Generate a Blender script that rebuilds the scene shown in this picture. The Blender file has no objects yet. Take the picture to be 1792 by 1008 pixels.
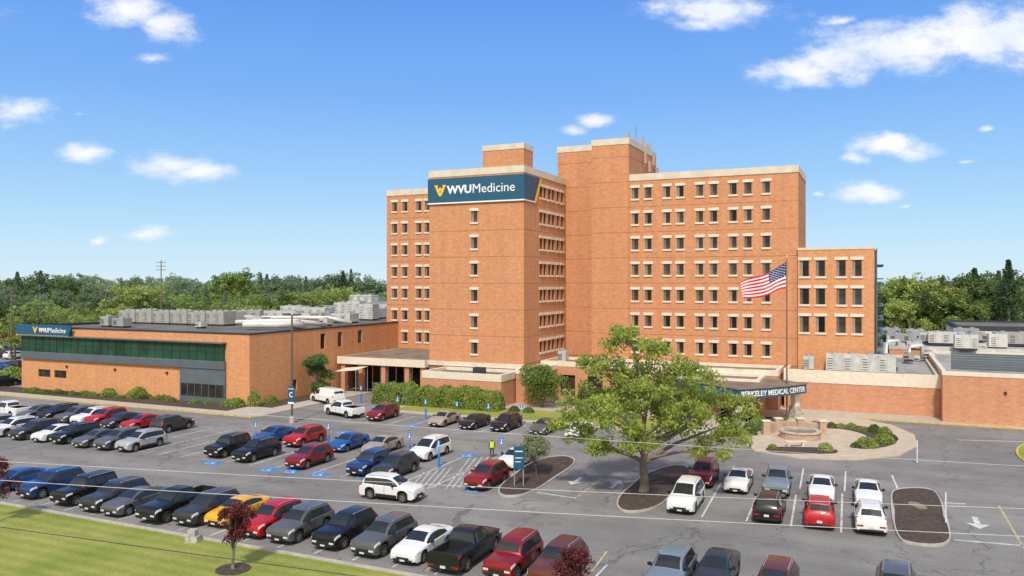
import bpy, math, random
import numpy as np
from mathutils import Vector, Matrix
random.seed(7); rng=np.random.default_rng(7)
R=math.radians
TH=R(-24.4); CA,SA=math.cos(TH),math.sin(TH)
H=16.0;F=1400.0;CX=896.0;HV=495.0
sc=bpy.context.scene; col=sc.collection
def w(a,b): return (CA*a-SA*b, SA*a+CA*b)
def ab(x,y): return (CA*x+SA*y, -SA*x+CA*y)
# survey helpers: turn bearings measured on the photo into real site coordinates
def gp(u,v,z=0.0):
    Y=(H-z)*F/(v-HV); return ((u-CX)/F*Y, Y)
def gab(u,v,z=0.0): return ab(*gp(u,v,z))
def a_of(u,b):
    k=(u-CX)/F; c,s=CA,-SA
    return b*(c*k-s)/(c+s*k)
def b_of(u,a):
    k=(u-CX)/F; c,s=CA,-SA
    return -a*(c+s*k)/(s-c*k)
# ---------------------------------------------------------------- materials
def NN(nt,t,**kw):
    n=nt.nodes.new(t)
    for k,v in kw.items(): setattr(n,k,v)
    return n
def lk(nt,a,b): nt.links.new(a,b)
MATS={}
def mat(name,c,rough=.8,metal=0.,var=.15,vs=1.5,bump=0.,bs=20.,coat=0.,spec=.5,isl=0.,trans=0.,objrand=0.):
    if name in MATS: return MATS[name]
    m=bpy.data.materials.new(name); m.use_nodes=True; nt=m.node_tree
    p=nt.nodes['Principled BSDF']; out=nt.nodes['Material Output']
    p.inputs['Roughness'].default_value=rough; p.inputs['Metallic'].default_value=metal
    p.inputs['Specular IOR Level'].default_value=spec
    p.inputs['Coat Weight'].default_value=coat; p.inputs['Coat Roughness'].default_value=.05
    tc=NN(nt,'ShaderNodeTexCoord')
    nz=NN(nt,'ShaderNodeTexNoise'); nz.inputs['Scale'].default_value=vs; nz.inputs['Detail'].default_value=5
    lk(nt,tc.outputs['Object'],nz.inputs['Vector'])
    mr=NN(nt,'ShaderNodeMapRange'); mr.inputs[1].default_value=.3; mr.inputs[2].default_value=.7
    mr.inputs[3].default_value=1-var; mr.inputs[4].default_value=1+var
    lk(nt,nz.outputs['Fac'],mr.inputs[0])
    val=mr.outputs[0]
    if isl>0:
        g=NN(nt,'ShaderNodeNewGeometry'); m2=NN(nt,'ShaderNodeMapRange')
        m2.inputs[3].default_value=1-isl; m2.inputs[4].default_value=1+isl
        lk(nt,g.outputs['Random Per Island'],m2.inputs[0])
        mm=NN(nt,'ShaderNodeMath',operation='MULTIPLY'); lk(nt,val,mm.inputs[0]); lk(nt,m2.outputs[0],mm.inputs[1]); val=mm.outputs[0]
    if objrand>0:
        g=NN(nt,'ShaderNodeObjectInfo'); m2=NN(nt,'ShaderNodeMapRange')
        m2.inputs[3].default_value=1-objrand; m2.inputs[4].default_value=1+objrand
        lk(nt,g.outputs['Random'],m2.inputs[0])
        mm=NN(nt,'ShaderNodeMath',operation='MULTIPLY'); lk(nt,val,mm.inputs[0]); lk(nt,m2.outputs[0],mm.inputs[1]); val=mm.outputs[0]
    vm=NN(nt,'ShaderNodeVectorMath',operation='SCALE'); vm.inputs[0].default_value=c[:3]
    lk(nt,val,vm.inputs['Scale']); lk(nt,vm.outputs[0],p.inputs['Base Color'])
    if bump>0:
        n2=NN(nt,'ShaderNodeTexNoise'); n2.inputs['Scale'].default_value=bs; n2.inputs['Detail'].default_value=4
        lk(nt,tc.outputs['Object'],n2.inputs['Vector'])
        b=NN(nt,'ShaderNodeBump'); b.inputs['Strength'].default_value=bump; b.inputs['Distance'].default_value=.05
        lk(nt,n2.outputs['Fac'],b.inputs['Height']); lk(nt,b.outputs[0],p.inputs['Normal'])
    if trans>0:
        tr=NN(nt,'ShaderNodeBsdfTranslucent'); lk(nt,vm.outputs[0],tr.inputs['Color'])
        mx=NN(nt,'ShaderNodeMixShader'); mx.inputs[0].default_value=trans
        lk(nt,p.outputs[0],mx.inputs[1]); lk(nt,tr.outputs[0],mx.inputs[2]); lk(nt,mx.outputs[0],out.inputs['Surface'])
    MATS[name]=m; return m
def brick(name,c1,c2,mo,course=False):
    m=bpy.data.materials.new(name); m.use_nodes=True; nt=m.node_tree; p=nt.nodes['Principled BSDF']
    p.inputs['Roughness'].default_value=.9; p.inputs['Specular IOR Level'].default_value=.2
    tc=NN(nt,'ShaderNodeTexCoord')
    br=NN(nt,'ShaderNodeTexBrick'); br.inputs['Scale'].default_value=1
    br.inputs['Brick Width'].default_value=.3; br.inputs['Row Height'].default_value=.11; br.inputs['Mortar Size'].default_value=.013
    br.inputs['Color1'].default_value=(*c1,1); br.inputs['Color2'].default_value=(*c2,1); br.inputs['Mortar'].default_value=(*mo,1)
    lk(nt,tc.outputs['UV'],br.inputs['Vector'])
    n1=NN(nt,'ShaderNodeTexNoise'); n1.inputs['Scale'].default_value=1.6; n1.inputs['Detail'].default_value=9; n1.inputs['Roughness'].default_value=.8
    mp0=NN(nt,'ShaderNodeMapping'); mp0.inputs['Scale'].default_value=(.7,1.6,1); lk(nt,tc.outputs['UV'],mp0.inputs['Vector']); lk(nt,mp0.outputs[0],n1.inputs['Vector'])
    mr=NN(nt,'ShaderNodeMapRange'); mr.inputs[1].default_value=.3; mr.inputs[2].default_value=.7; mr.inputs[3].default_value=.82; mr.inputs[4].default_value=1.18
    lk(nt,n1.outputs['Fac'],mr.inputs[0]); val=mr.outputs[0]
    # vertical weather streaks
    mp=NN(nt,'ShaderNodeMapping'); mp.inputs['Scale'].default_value=(1.2,.08,1); lk(nt,tc.outputs['UV'],mp.inputs['Vector'])
    n2=NN(nt,'ShaderNodeTexNoise'); n2.inputs['Scale'].default_value=1.; n2.inputs['Detail'].default_value=4; lk(nt,mp.outputs[0],n2.inputs['Vector'])
    m3=NN(nt,'ShaderNodeMapRange'); m3.inputs[1].default_value=.3; m3.inputs[2].default_value=.7; m3.inputs[3].default_value=.93; m3.inputs[4].default_value=1.05
    lk(nt,n2.outputs['Fac'],m3.inputs[0])
    mm=NN(nt,'ShaderNodeMath',operation='MULTIPLY'); lk(nt,val,mm.inputs[0]); lk(nt,m3.outputs[0],mm.inputs[1]); val=mm.outputs[0]
    if course:
        sx=NN(nt,'ShaderNodeSeparateXYZ'); lk(nt,tc.outputs['UV'],sx.inputs[0])
        s=NN(nt,'ShaderNodeMath',operation='SUBTRACT'); lk(nt,sx.outputs['Y'],s.inputs[0]); s.inputs[1].default_value=4.95
        q=NN(nt,'ShaderNodeMath',operation='MODULO'); lk(nt,s.outputs[0],q.inputs[0]); q.inputs[1].default_value=3.65
        l=NN(nt,'ShaderNodeMath',operation='LESS_THAN'); lk(nt,q.outputs[0],l.inputs[0]); l.inputs[1].default_value=.11
        k=NN(nt,'ShaderNodeMath',operation='MULTIPLY_ADD'); lk(nt,l.outputs[0],k.inputs[0]); k.inputs[1].default_value=-.33; k.inputs[2].default_value=1
        mm=NN(nt,'ShaderNodeMath',operation='MULTIPLY'); lk(nt,val,mm.inputs[0]); lk(nt,k.outputs[0],mm.inputs[1]); val=mm.outputs[0]
    vm=NN(nt,'ShaderNodeVectorMath',operation='SCALE'); lk(nt,br.outputs['Color'],vm.inputs[0]); lk(nt,val,vm.inputs['Scale'])
    lk(nt,vm.outputs[0],p.inputs['Base Color'])
    b=NN(nt,'ShaderNodeBump'); b.inputs['Strength'].default_value=.3; b.inputs['Distance'].default_value=.01; b.invert=True
    lk(nt,br.outputs['Fac'],b.inputs['Height']); lk(nt,b.outputs[0],p.inputs['Normal'])
    return m
M_brick=brick('brick_main',(.63,.26,.115),(.51,.185,.075),(.57,.38,.25),True)
M_brick2=brick('brick_orange',(.66,.285,.12),(.55,.215,.08),(.6,.39,.24))
M_brick3=brick('brick_low',(.61,.26,.13),(.5,.19,.09),(.53,.38,.27))
M_tanbr=brick('brick_tan',(.5,.33,.22),(.42,.24,.16),(.5,.42,.33))
M_conc=mat('concrete_trim',(.64,.56,.45),.85,var=.1,vs=.8,bump=.1)
M_beige=mat('beige_stone',(.7,.62,.5),.85,var=.08,vs=2)
M_roof=mat('roof_gravel',(.14,.132,.124),.95,var=.35,vs=.25,bump=.3,bs=8)
M_rooftan=mat('roof_tan',(.22,.17,.13),.95,var=.3,vs=.4,bump=.3,bs=8)
M_rooflt=mat('roof_light',(.33,.32,.3),.95,var=.3,vs=.3)
M_navy=mat('sign_navy',(.01,.085,.16),.45,var=.06,vs=.6)
M_yel=mat('sign_yellow',(.9,.52,.02),.5,var=.03)
M_white=mat('white_paint',(.8,.8,.8),.5,var=.04)
M_blk=mat('black_plastic',(.014,.014,.015),.55,var=.1)
M_dark=mat('dark_metal',(.05,.05,.055),.5,metal=.3,var=.1)
M_metal=mat('grey_metal',(.36,.37,.37),.45,metal=.3,var=.12,vs=1)
M_metalw=mat('pale_metal',(.52,.52,.49),.55,metal=.1,var=.18,vs=1.2)
M_ugrey=mat('unit_grey',(.36,.35,.32),.6,metal=.1,var=.2)
M_steel=mat('galvanised_steel',(.3,.31,.31),.5,metal=.6,var=.15)
M_clad=mat('grey_cladding',(.13,.155,.175),.45,metal=.3,var=.08,vs=.6)
M_glass=mat('window_glass',(.036,.03,.026),.12,var=.6,vs=.7,spec=.3,objrand=.8)
M_glassg=mat('green_glass',(.016,.065,.042),.08,var=.5,vs=.3,spec=.4)
M_tyre=mat('tyre_rubber',(.018,.018,.019),.8,var=.1)
M_rim=mat('alloy_rim',(.45,.46,.47),.3,metal=.8,var=.05)
M_cglass=mat('car_glass',(.022,.026,.028),.05,var=.1,spec=.6)
M_head=mat('headlight_lens',(.6,.62,.64),.1,var=.05,spec=.8)
M_tail=mat('taillight_lens',(.4,.012,.012),.2,var=.05)
M_plate=mat('licence_plate',(.6,.62,.66),.5,var=.1)
M_bark=mat('bark',(.18,.145,.115),.9,var=.3,vs=6,bump=.5,bs=12)
M_mulch=mat('mulch',(.07,.048,.036),.95,var=.5,vs=4,bump=.8,bs=14)
M_side=mat('sidewalk_concrete',(.44,.39,.33),.9,var=.1,vs=1.2,bump=.1)
M_kerb=mat('kerb_concrete',(.42,.39,.35),.9,var=.15,vs=2)
M_kerby=mat('kerb_yellow',(.55,.4,.09),.8,var=.25,vs=2)
M_line=mat('line_paint',(.55,.55,.54),.8,var=.35,vs=1.8)
M_yline=mat('yellow_line',(.45,.36,.2),.8,var=.35,vs=1.8)
M_bline=mat('blue_paint',(.05,.22,.52),.8,var=.25,vs=1.5)
M_bsign=mat('blue_sign',(.02,.2,.6),.5,var=.05)
M_red=mat('flag_red',(.62,.012,.03),.8,var=.05)
M_fblue=mat('flag_blue',(.01,.018,.14),.8,var=.05)
M_leaf=mat('leaf_green',(.37,.44,.1),.6,var=.25,vs=.5,isl=.28,trans=.5,spec=.25)
M_leaf2=mat('leaf_small_tree',(.28,.32,.17),.6,var=.3,vs=.8,isl=.4,trans=.4,spec=.3)
M_leafd=mat('leaf_dark',(.13,.195,.065),.7,var=.4,vs=.3,isl=.4,trans=.4,spec=.2,objrand=.3)
M_leafm=mat('leaf_mid',(.27,.36,.1),.7,var=.4,vs=.2,isl=.4,trans=.45,spec=.2,objrand=.3)
M_leafl=mat('leaf_light',(.4,.47,.14),.7,var=.3,vs=.2,isl=.35,trans=.45,spec=.2,objrand=.2)
M_leafh=mat('leaf_hazy',(.31,.41,.23),.8,var=.3,vs=.2,isl=.3,trans=.45,spec=.1,objrand=.2)  # far trees: distance haze painted into this leaf colour and the next
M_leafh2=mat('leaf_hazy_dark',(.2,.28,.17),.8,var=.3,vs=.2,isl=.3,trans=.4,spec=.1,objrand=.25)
M_conif=mat('conifer_needles',(.09,.145,.075),.8,var=.4,vs=.3,isl=.4,trans=.3,spec=.2,objrand=.3)
M_hedge=mat('hedge_leaf',(.27,.36,.085),.7,var=.3,vs=1,isl=.35,trans=.42,spec=.2)
M_plum=mat('plum_leaf',(.15,.035,.04),.6,var=.3,vs=1,isl=.5,trans=.35,spec=.3)
M_skin=mat('skin',(.5,.3,.2),.6); M_hiv=mat('hi_vis',(.6,.75,.05),.7); M_cloth=mat('dark_cloth',(.03,.035,.05),.9); M_cloth2=mat('blue_cloth',(.06,.1,.2),.9)
M_stone=mat('grey_stone',(.4,.38,.35),.9,var=.4,vs=3,bump=.4,bs=6)
M_wood=mat('wood_pole',(.16,.12,.09),.9,var=.2)
M_wire=mat('wire',(.5,.5,.5),.6); M_wired=mat('wire_dark',(.04,.04,.04),.6)

def asphalt():
    m=bpy.data.materials.new('asphalt'); m.use_nodes=True; nt=m.node_tree; p=nt.nodes['Principled BSDF']; p.inputs['Roughness'].default_value=.95
    p.inputs['Specular IOR Level'].default_value=.15
    tc=NN(nt,'ShaderNodeTexCoord'); val=None
    mp=NN(nt,'ShaderNodeMapping'); mp.inputs['Rotation'].default_value=(0,0,0); mp.inputs['Scale'].default_value=(.04,.35,1); lk(nt,tc.outputs['Object'],mp.inputs['Vector'])
    for sc_,lo,hi,det,src in ((.045,.88,1.12,3,0),(.35,.93,1.07,6,0),(6.,.91,1.09,4,0),(1.,.88,1.1,4,1)):
        n=NN(nt,'ShaderNodeTexNoise'); n.inputs['Scale'].default_value=sc_; n.inputs['Detail'].default_value=det
        lk(nt,mp.outputs[0] if src else tc.outputs['Object'],n.inputs['Vector'])
        r=NN(nt,'ShaderNodeMapRange'); r.inputs[1].default_value=.35; r.inputs[2].default_value=.65; r.inputs[3].default_value=lo; r.inputs[4].default_value=hi
        lk(nt,n.outputs['Fac'],r.inputs[0])
        if val is None: val=r.outputs[0]
        else:
            q=NN(nt,'ShaderNodeMath',operation='MULTIPLY'); lk(nt,val,q.inputs[0]); lk(nt,r.outputs[0],q.inputs[1]); val=q.outputs[0]
    # sealed cracks
    vo=NN(nt,'ShaderNodeTexVoronoi',feature='DISTANCE_TO_EDGE'); vo.inputs['Scale'].default_value=.13
    nn=NN(nt,'ShaderNodeTexNoise'); nn.inputs['Scale'].default_value=.6; nn.inputs['Detail'].default_value=5; lk(nt,tc.outputs['Object'],nn.inputs['Vector'])
    mx=NN(nt,'ShaderNodeVectorMath',operation='MULTIPLY_ADD'); lk(nt,nn.outputs['Color'],mx.inputs[0]); mx.inputs[1].default_value=(3,3,0); lk(nt,tc.outputs['Object'],mx.inputs[2])
    lk(nt,mx.outputs[0],vo.inputs['Vector'])
    l=NN(nt,'ShaderNodeMath',operation='LESS_THAN'); lk(nt,vo.outputs['Distance'],l.inputs[0]); l.inputs[1].default_value=.006
    k=NN(nt,'ShaderNodeMath',operation='MULTIPLY_ADD'); lk(nt,l.outputs[0],k.inputs[0]); k.inputs[1].default_value=-.3; k.inputs[2].default_value=1
    q=NN(nt,'ShaderNodeMath',operation='MULTIPLY'); lk(nt,val,q.inputs[0]); lk(nt,k.outputs[0],q.inputs[1])
    # small oil spots
    v2=NN(nt,'ShaderNodeTexVoronoi'); v2.inputs['Scale'].default_value=.55; lk(nt,tc.outputs['Object'],v2.inputs['Vector'])
    r3=NN(nt,'ShaderNodeMapRange',interpolation_type='SMOOTHSTEP'); r3.inputs[1].default_value=.08; r3.inputs[2].default_value=.3; r3.inputs[3].default_value=.84; r3.inputs[4].default_value=1.; lk(nt,v2.outputs['Distance'],r3.inputs[0])
    q2=NN(nt,'ShaderNodeMath',operation='MULTIPLY'); lk(nt,q.outputs[0],q2.inputs[0]); lk(nt,r3.outputs[0],q2.inputs[1])
    vm=NN(nt,'ShaderNodeVectorMath',operation='SCALE'); vm.inputs[0].default_value=(.222,.212,.202); lk(nt,q2.outputs[0],vm.inputs['Scale'])
    lk(nt,vm.outputs[0],p.inputs['Base Color']); return m
M_asph=asphalt()
def grass(name,base,stripes=True):
    m=bpy.data.materials.new(name); m.use_nodes=True; nt=m.node_tree; p=nt.nodes['Principled BSDF']; p.inputs['Roughness'].default_value=.95; p.inputs['Specular IOR Level'].default_value=.1
    tc=NN(nt,'ShaderNodeTexCoord')
    n=NN(nt,'ShaderNodeTexNoise'); n.inputs['Scale'].default_value=.25; n.inputs['Detail'].default_value=9; n.inputs['Roughness'].default_value=.65; lk(nt,tc.outputs['Object'],n.inputs['Vector'])
    cr=NN(nt,'ShaderNodeValToRGB'); e=cr.color_ramp.elements
    e[0].position=.33; e[0].color=(base[0]*.75,base[1]*.8,base[2]*.8,1); e[1].position=.72; e[1].color=(base[0]*1.4,base[1]*1.12,base[2]*1.6,1)
    lk(nt,n.outputs['Fac'],cr.inputs[0]); c=cr.outputs[0]
    n3=NN(nt,'ShaderNodeTexNoise'); n3.inputs['Scale'].default_value=7; n3.inputs['Detail'].default_value=6; n3.inputs['Roughness'].default_value=.8; lk(nt,tc.outputs['Object'],n3.inputs['Vector'])
    r=NN(nt,'ShaderNodeMapRange'); r.inputs[1].default_value=.3; r.inputs[2].default_value=.7; r.inputs[3].default_value=.68; r.inputs[4].default_value=1.3; lk(nt,n3.outputs['Fac'],r.inputs[0])
    val=r.outputs[0]
    if stripes:
        wv=NN(nt,'ShaderNodeTexWave',bands_direction='Y'); wv.inputs['Scale'].default_value=.28; wv.inputs['Distortion'].default_value=1.; wv.inputs['Detail Scale'].default_value=.3; lk(nt,tc.outputs['Object'],wv.inputs['Vector'])
        r2=NN(nt,'ShaderNodeMapRange'); r2.inputs[3].default_value=.92; r2.inputs[4].default_value=1.08; lk(nt,wv.outputs['Fac'],r2.inputs[0])
        q=NN(nt,'ShaderNodeMath',operation='MULTIPLY'); lk(nt,val,q.inputs[0]); lk(nt,r2.outputs[0],q.inputs[1]); val=q.outputs[0]
    vm=NN(nt,'ShaderNodeVectorMath',operation='SCALE'); lk(nt,c,vm.inputs[0]); lk(nt,val,vm.inputs['Scale']); lk(nt,vm.outputs[0],p.inputs['Base Color'])
    b=NN(nt,'ShaderNodeBump'); b.inputs['Strength'].default_value=.8; b.inputs['Distance'].default_value=.05; lk(nt,n3.outputs['Fac'],b.inputs['Height']); lk(nt,b.outputs[0],p.inputs['Normal'])
    return m
M_grass=grass('lawn_grass',(.26,.31,.06)); M_field=grass('far_grass',(.18,.24,.07),False)
# ---------------------------------------------------------------- mesh builder
class MB:
    def __init__(s): s.v=[];s.f=[];s.uv=[];s.m=[]
    def face(s,pts,m=0,uv=None):
        n=len(s.v); s.v+= [tuple(p) for p in pts]; s.f.append(tuple(range(n,n+len(pts)))); s.m.append(m)
        s.uv.append(uv if uv else [(p[0]+p[1],p[2]) for p in pts])
    def box(s,x0,x1,y0,y1,z0,z1,m=0):
        P=lambda x,y,z:(x,y,z)
        s.face([P(x0,y0,z0),P(x1,y0,z0),P(x1,y0,z1),P(x0,y0,z1)],m)
        s.face([P(x1,y1,z0),P(x0,y1,z0),P(x0,y1,z1),P(x1,y1,z1)],m)
        s.face([P(x1,y0,z0),P(x1,y1,z0),P(x1,y1,z1),P(x1,y0,z1)],m)
        s.face([P(x0,y1,z0),P(x0,y0,z0),P(x0,y0,z1),P(x0,y1,z1)],m)
        s.face([P(x0,y0,z1),P(x1,y0,z1),P(x1,y1,z1),P(x0,y1,z1)],m,[(x0,y0),(x1,y0),(x1,y1),(x0,y1)])
        s.face([P(x0,y1,z0),P(x1,y1,z0),P(x1,y0,z0),P(x0,y0,z0)],m,[(x0,y0),(x1,y0),(x1,y1),(x0,y1)])
        return s
    def prism(s,pts,z0,z1,m=0,mt=None,bottom=False):
        n=len(pts)
        for i in range(n):
            a=pts[i];b=pts[(i+1)%n]
            s.face([(a[0],a[1],z0),(b[0],b[1],z0),(b[0],b[1],z1),(a[0],a[1],z1)],m)
        s.face([(p[0],p[1],z1) for p in pts],m if mt is None else mt)
        if bottom: s.face([(p[0],p[1],z0) for p in reversed(pts)],m)
        return s
    def cyl(s,x,y,z0,z1,r0,r1=None,n=12,m=0,cap=True):
        r1=r0 if r1 is None else r1
        c=[(math.cos(2*math.pi*i/n),math.sin(2*math.pi*i/n)) for i in range(n)]
        for i in range(n):
            p=c[i];q=c[(i+1)%n]
            s.face([(x+p[0]*r0,y+p[1]*r0,z0),(x+q[0]*r0,y+q[1]*r0,z0),(x+q[0]*r1,y+q[1]*r1,z1),(x+p[0]*r1,y+p[1]*r1,z1)],m)
        if cap: s.face([(x+p[0]*r1,y+p[1]*r1,z1) for p in c],m)
        return s
    def tube(s,pts,rad,n=7,m=0):
        pts=[Vector(p) for p in pts]
        if not hasattr(rad,'__len__'): rad=[rad]*len(pts)
        rings=[]
        for i,p in enumerate(pts):
            t=(pts[min(i+1,len(pts)-1)]-pts[max(i-1,0)]).normalized()
            u=t.cross(Vector((.123,.3,1)) if abs(t.z)<.95 else Vector((1,0,0))).normalized(); v=t.cross(u)
            rings.append([p+(u*math.cos(2*math.pi*k/n)+v*math.sin(2*math.pi*k/n))*rad[i] for k in range(n)])
        b=len(s.v)
        for r in rings: s.v+=[tuple(q) for q in r]
        for i in range(len(pts)-1):
            for k in range(n):
                k2=(k+1)%n
                s.f.append((b+i*n+k,b+i*n+k2,b+(i+1)*n+k2,b+(i+1)*n+k)); s.m.append(m); s.uv.append([(0,0)]*4)
        for q in (0,len(pts)-1):
            s.f.append(tuple(b+q*n+k for k in range(n))); s.m.append(m); s.uv.append([(0,0)]*n)
        return s
    def mesh(s,name,mats,smooth=False):
        me=bpy.data.meshes.new(name); me.from_pydata(s.v,[],s.f)
        for m in (mats if isinstance(mats,(list,tuple)) else [mats]): me.materials.append(m)
        me.polygons.foreach_set('material_index',s.m)
        uv=me.uv_layers.new(name='UVMap'); fl=[c for f in s.uv for q in f for c in q]
        uv.data.foreach_set('uv',fl)
        if smooth:
            me.polygons.foreach_set('use_smooth',[True]*len(s.f)); 
        me.update(); return me
def tag(o,label,cat,group=None):
    o['label']=label;o['category']=cat
    if group: o['group']=group
    return o
def obj(name,me,loc=(0,0,0),rz=0.,parent=None):
    o=bpy.data.objects.new(name,me); o.location=loc; o.rotation_euler=(0,0,rz); col.objects.link(o)
    if parent: o.parent=parent
    return o
def empty(name,loc,rz,label,cat,group=None):
    o=obj(name,None,loc,rz); o.empty_display_size=.5; return tag(o,label,cat,group)
def struct(name,me,loc=(0,0,0),rz=0.):
    o=obj(name,me,loc,rz); o['kind']='structure'; return o
# ---------------------------------------------------------------- ground
struct('ground',MB().prism([(-3500,-200),(3500,-200),(3500,6000),(-3500,6000)],-.5,0,0).mesh('ground',M_field))
mb=MB()
mb.face([(p[0],p[1],.004) for p in [(-175,37.6),(170,37.6),(170,190),(-175,190)]])
struct('parking_lot',mb.mesh('parking_lot',M_asph),rz=TH)
mb=MB(); mb.face([(p[0],p[1],.02) for p in [(-175,-20),(40,-20),(40,37.4),(-175,37.4)]])
struct('lawn',mb.mesh('lawn',M_grass),rz=TH)
struct('kerb',MB().box(-175,40,37.4,37.6,0,.13).mesh('kerb',M_kerb),rz=TH)
# hills on the horizon
mb=MB(); N=120; xs=np.linspace(-4500,4500,N); hs=16+28*np.abs(np.sin(xs*.0011+1))+14*np.sin(xs*.004)+8*np.sin(xs*.011)
hs[:50]*=.6
for i in range(N-1):
    mb.face([(xs[i],3300,-1),(xs[i+1],3300,-1),(xs[i+1],3600,max(4,hs[i+1])),(xs[i],3600,max(4,hs[i]))])
struct('hills',mb.mesh('hills',mat('hazy_hills',(.32,.46,.6),1.,var=.1,vs=.002)))  # blue distance haze is painted into the hill colour
# ---------------------------------------------------------------- building parts
def wall(mb,o,d,L,z0,z1,ops,n,rec=.22,m=0):
    S=sorted({0,L,*[q for p in ops for q in p[:2]]}); Z=sorted({z0,z1,*[q for p in ops for q in p[2:4]]})
    P=lambda s,z,k=0:(o[0]+d[0]*s-n[0]*k,o[1]+d[1]*s-n[1]*k,z)
    off=o[0]*.37+o[1]*.61
    for i in range(len(S)-1):
        for j in range(len(Z)-1):
            sm=(S[i]+S[i+1])/2; zm=(Z[j]+Z[j+1])/2
            if any(p[0]<sm<p[1] and p[2]<zm<p[3] for p in ops): continue
            mb.face([P(S[i],Z[j]),P(S[i+1],Z[j]),P(S[i+1],Z[j+1]),P(S[i],Z[j+1])],m,[(S[i]+off,Z[j]),(S[i+1]+off,Z[j]),(S[i+1]+off,Z[j+1]),(S[i]+off,Z[j+1])])
    for s0,s1,a0,a1 in [p[:4] for p in ops]:
        for A,B in (((s0,a0),(s1,a0)),((s1,a0),(s1,a1)),((s1,a1),(s0,a1)),((s0,a1),(s0,a0))):
            mb.face([P(*A),P(*B),P(*B,rec),P(*A,rec)],m)
def vol(par,o0,a0,a1,b0,b1,z0,z1,wm,cm,fo=(),ro=(),sides='flrb',cap=.95,roofm=None,rd=.6):
    A0,A1,B0,B1=a0-o0[0],a1-o0[0],b0-o0[1],b1-o0[1]
    mb=MB(); zt=z1-cap
    if 'f' in sides: wall(mb,(A0,B0),(1,0),A1-A0,z0,zt,[(p[0]-a0,p[1]-a0,p[2],p[3]) for p in fo],(0,-1))
    if 'r' in sides: wall(mb,(A1,B0),(0,1),B1-B0,z0,zt,[(p[0]-b0,p[1]-b0,p[2],p[3]) for p in ro],(1,0))
    if 'l' in sides: wall(mb,(A0,B1),(0,-1),B1-B0,z0,zt,[],(-1,0))
    if 'b' in sides: wall(mb,(A1,B1),(-1,0),A1-A0,z0,zt,[],(0,1))
    obj('wall',mb.mesh('wall',wm),parent=par)
    mb=MB(); t=.4; e=.06
    mb.box(A0-e,A1+e,B0-e,B0+t,zt,z1); mb.box(A0-e,A1+e,B1-t,B1+e,zt,z1)
    mb.box(A0-e,A0+t,B0+t,B1-t,zt,z1); mb.box(A1-t,A1+e,B0+t,B1-t,zt,z1)
    obj('parapet',mb.mesh('parapet',cm),parent=par)
    mb=MB(); z=z1-rd; mb.face([(A0+.1,B0+.1,z),(A1-.1,B0+.1,z),(A1-.1,B1-.1,z),(A0+.1,B1-.1,z)])
    obj('roof',mb.mesh('roof',roofm or M_roof),parent=par)
def win_meshes(W,Hh,style=0,rec=.2):
    mb=MB(); y=rec-.04
    mb.face([(-W/2,y,-Hh/2),(W/2,y,-Hh/2),(W/2,y,Hh/2),(-W/2,y,Hh/2)])
    glass=mb.mesh('pane',M_glass)
    mb=MB(); f=.06
    mb.box(-W/2,-W/2+f,y-.05,y-.004,-Hh/2,Hh/2); mb.box(W/2-f,W/2,y-.05,y-.004,-Hh/2,Hh/2)
    mb.box(-W/2+f,W/2-f,y-.05,y-.004,-Hh/2,-Hh/2+f); mb.box(-W/2+f,W/2-f,y-.05,y-.004,Hh/2-f,Hh/2)
    if style==0: mb.box(-W/2+f,-W/2+.32,y-.03,y-.004,-Hh/2+f,Hh/2-f)
    frame=mb.mesh('frame',mat('window_frame',(.2,.165,.13),.5,objrand=.5))
    mb=MB(); e=.26; z=Hh/2
    mb.box(-W/2-e,W/2+e,-.1,.02,z-.02,z+.36)
    lint=mb.mesh('lintel',M_beige)
    mb=MB(); e=.15; z=-Hh/2; mb.prism([(-W/2-e,-.14),(W/2+e,-.14),(W/2+e,.02),(-W/2-e,.02)],z-.24,z+.02,bottom=True)
    sill=mb.mesh('sill',M_beige)
    return glass,frame,lint,sill
def add_window(par,wm,loc,rz,blind=0):
    g,f,l,s=wm
    o=obj('window',g,loc,rz,par)
    obj('frame',f,parent=o)
    if l: obj('lintel',l,parent=o); obj('sill',s,parent=o)
    return o
ROW=[6.95+3.65*k for k in range(7)]
WW,WHt=.95,1.6
WM=win_meshes(WW,WHt); 
O=(-43.1,98.9)
hosp=empty('hospital_building',(*w(*O),0),TH,'tall brick hospital tower with beige parapets and narrow windows','building')
def rel(a,b,z): return (a-O[0],b-O[1],z)
op=lambda c,z,W_=WW,H_=WHt:(c-W_/2,c+W_/2,z-H_/2,z+H_/2)
# right wing
BW=111.9; rw=[a_of(u,BW) for u in (1111.5,1134.5,1167,1190.5,1224.5,1249,1283,1309,1341)]
wins=[]
fo=[op(c,z) for c in rw for z in ROW]; A1=a_of(1397,BW)
vol(hosp,O,-32.2,A1,BW,124.3,0,31.6,M_brick,M_conc,fo,sides='frb')
wins+=[(rel(c,BW,z),0) for c in rw for z in ROW]
# tower
tw=a_of(830,98.9); fo=[op(tw,z,.95,1.6) for z in ROW[:6]]
sb=[b_of(u,-43.1) for u in (947,953.5,961.5,968,976.5,984)]
ro=[op(c,z) for c in sb for z in ROW]
vol(hosp,O,-57.8,-43.1,98.9,115.1,0,31.9,M_brick,M_conc,fo,ro,sides='flr')
wins+=[(rel(tw,98.9,z),0) for z in ROW[:6]]
wins_side=[(rel(-43.1,c,z),R(90)) for c in sb for z in ROW]
wins+=wins_side[:31]
vol(hosp,O,-49.3,-43.13,98.87,102.1,31.9,34.9,M_brick,M_conc,sides='flrb',cap=.75)
# left wing
lb=[a_of(u,115.1) for u in (690.5,708.5,733,748)]
fo=[op(c,z) for c in lb for z in ROW]
vol(hosp,O,-75.6,-44.5,115.1,129,0,31.7,M_brick,M_conc,fo,sides='flb')
wins_rest=wins_side[31:]+[(rel(c,115.1,z),0) for c in lb for z in ROW]
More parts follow.
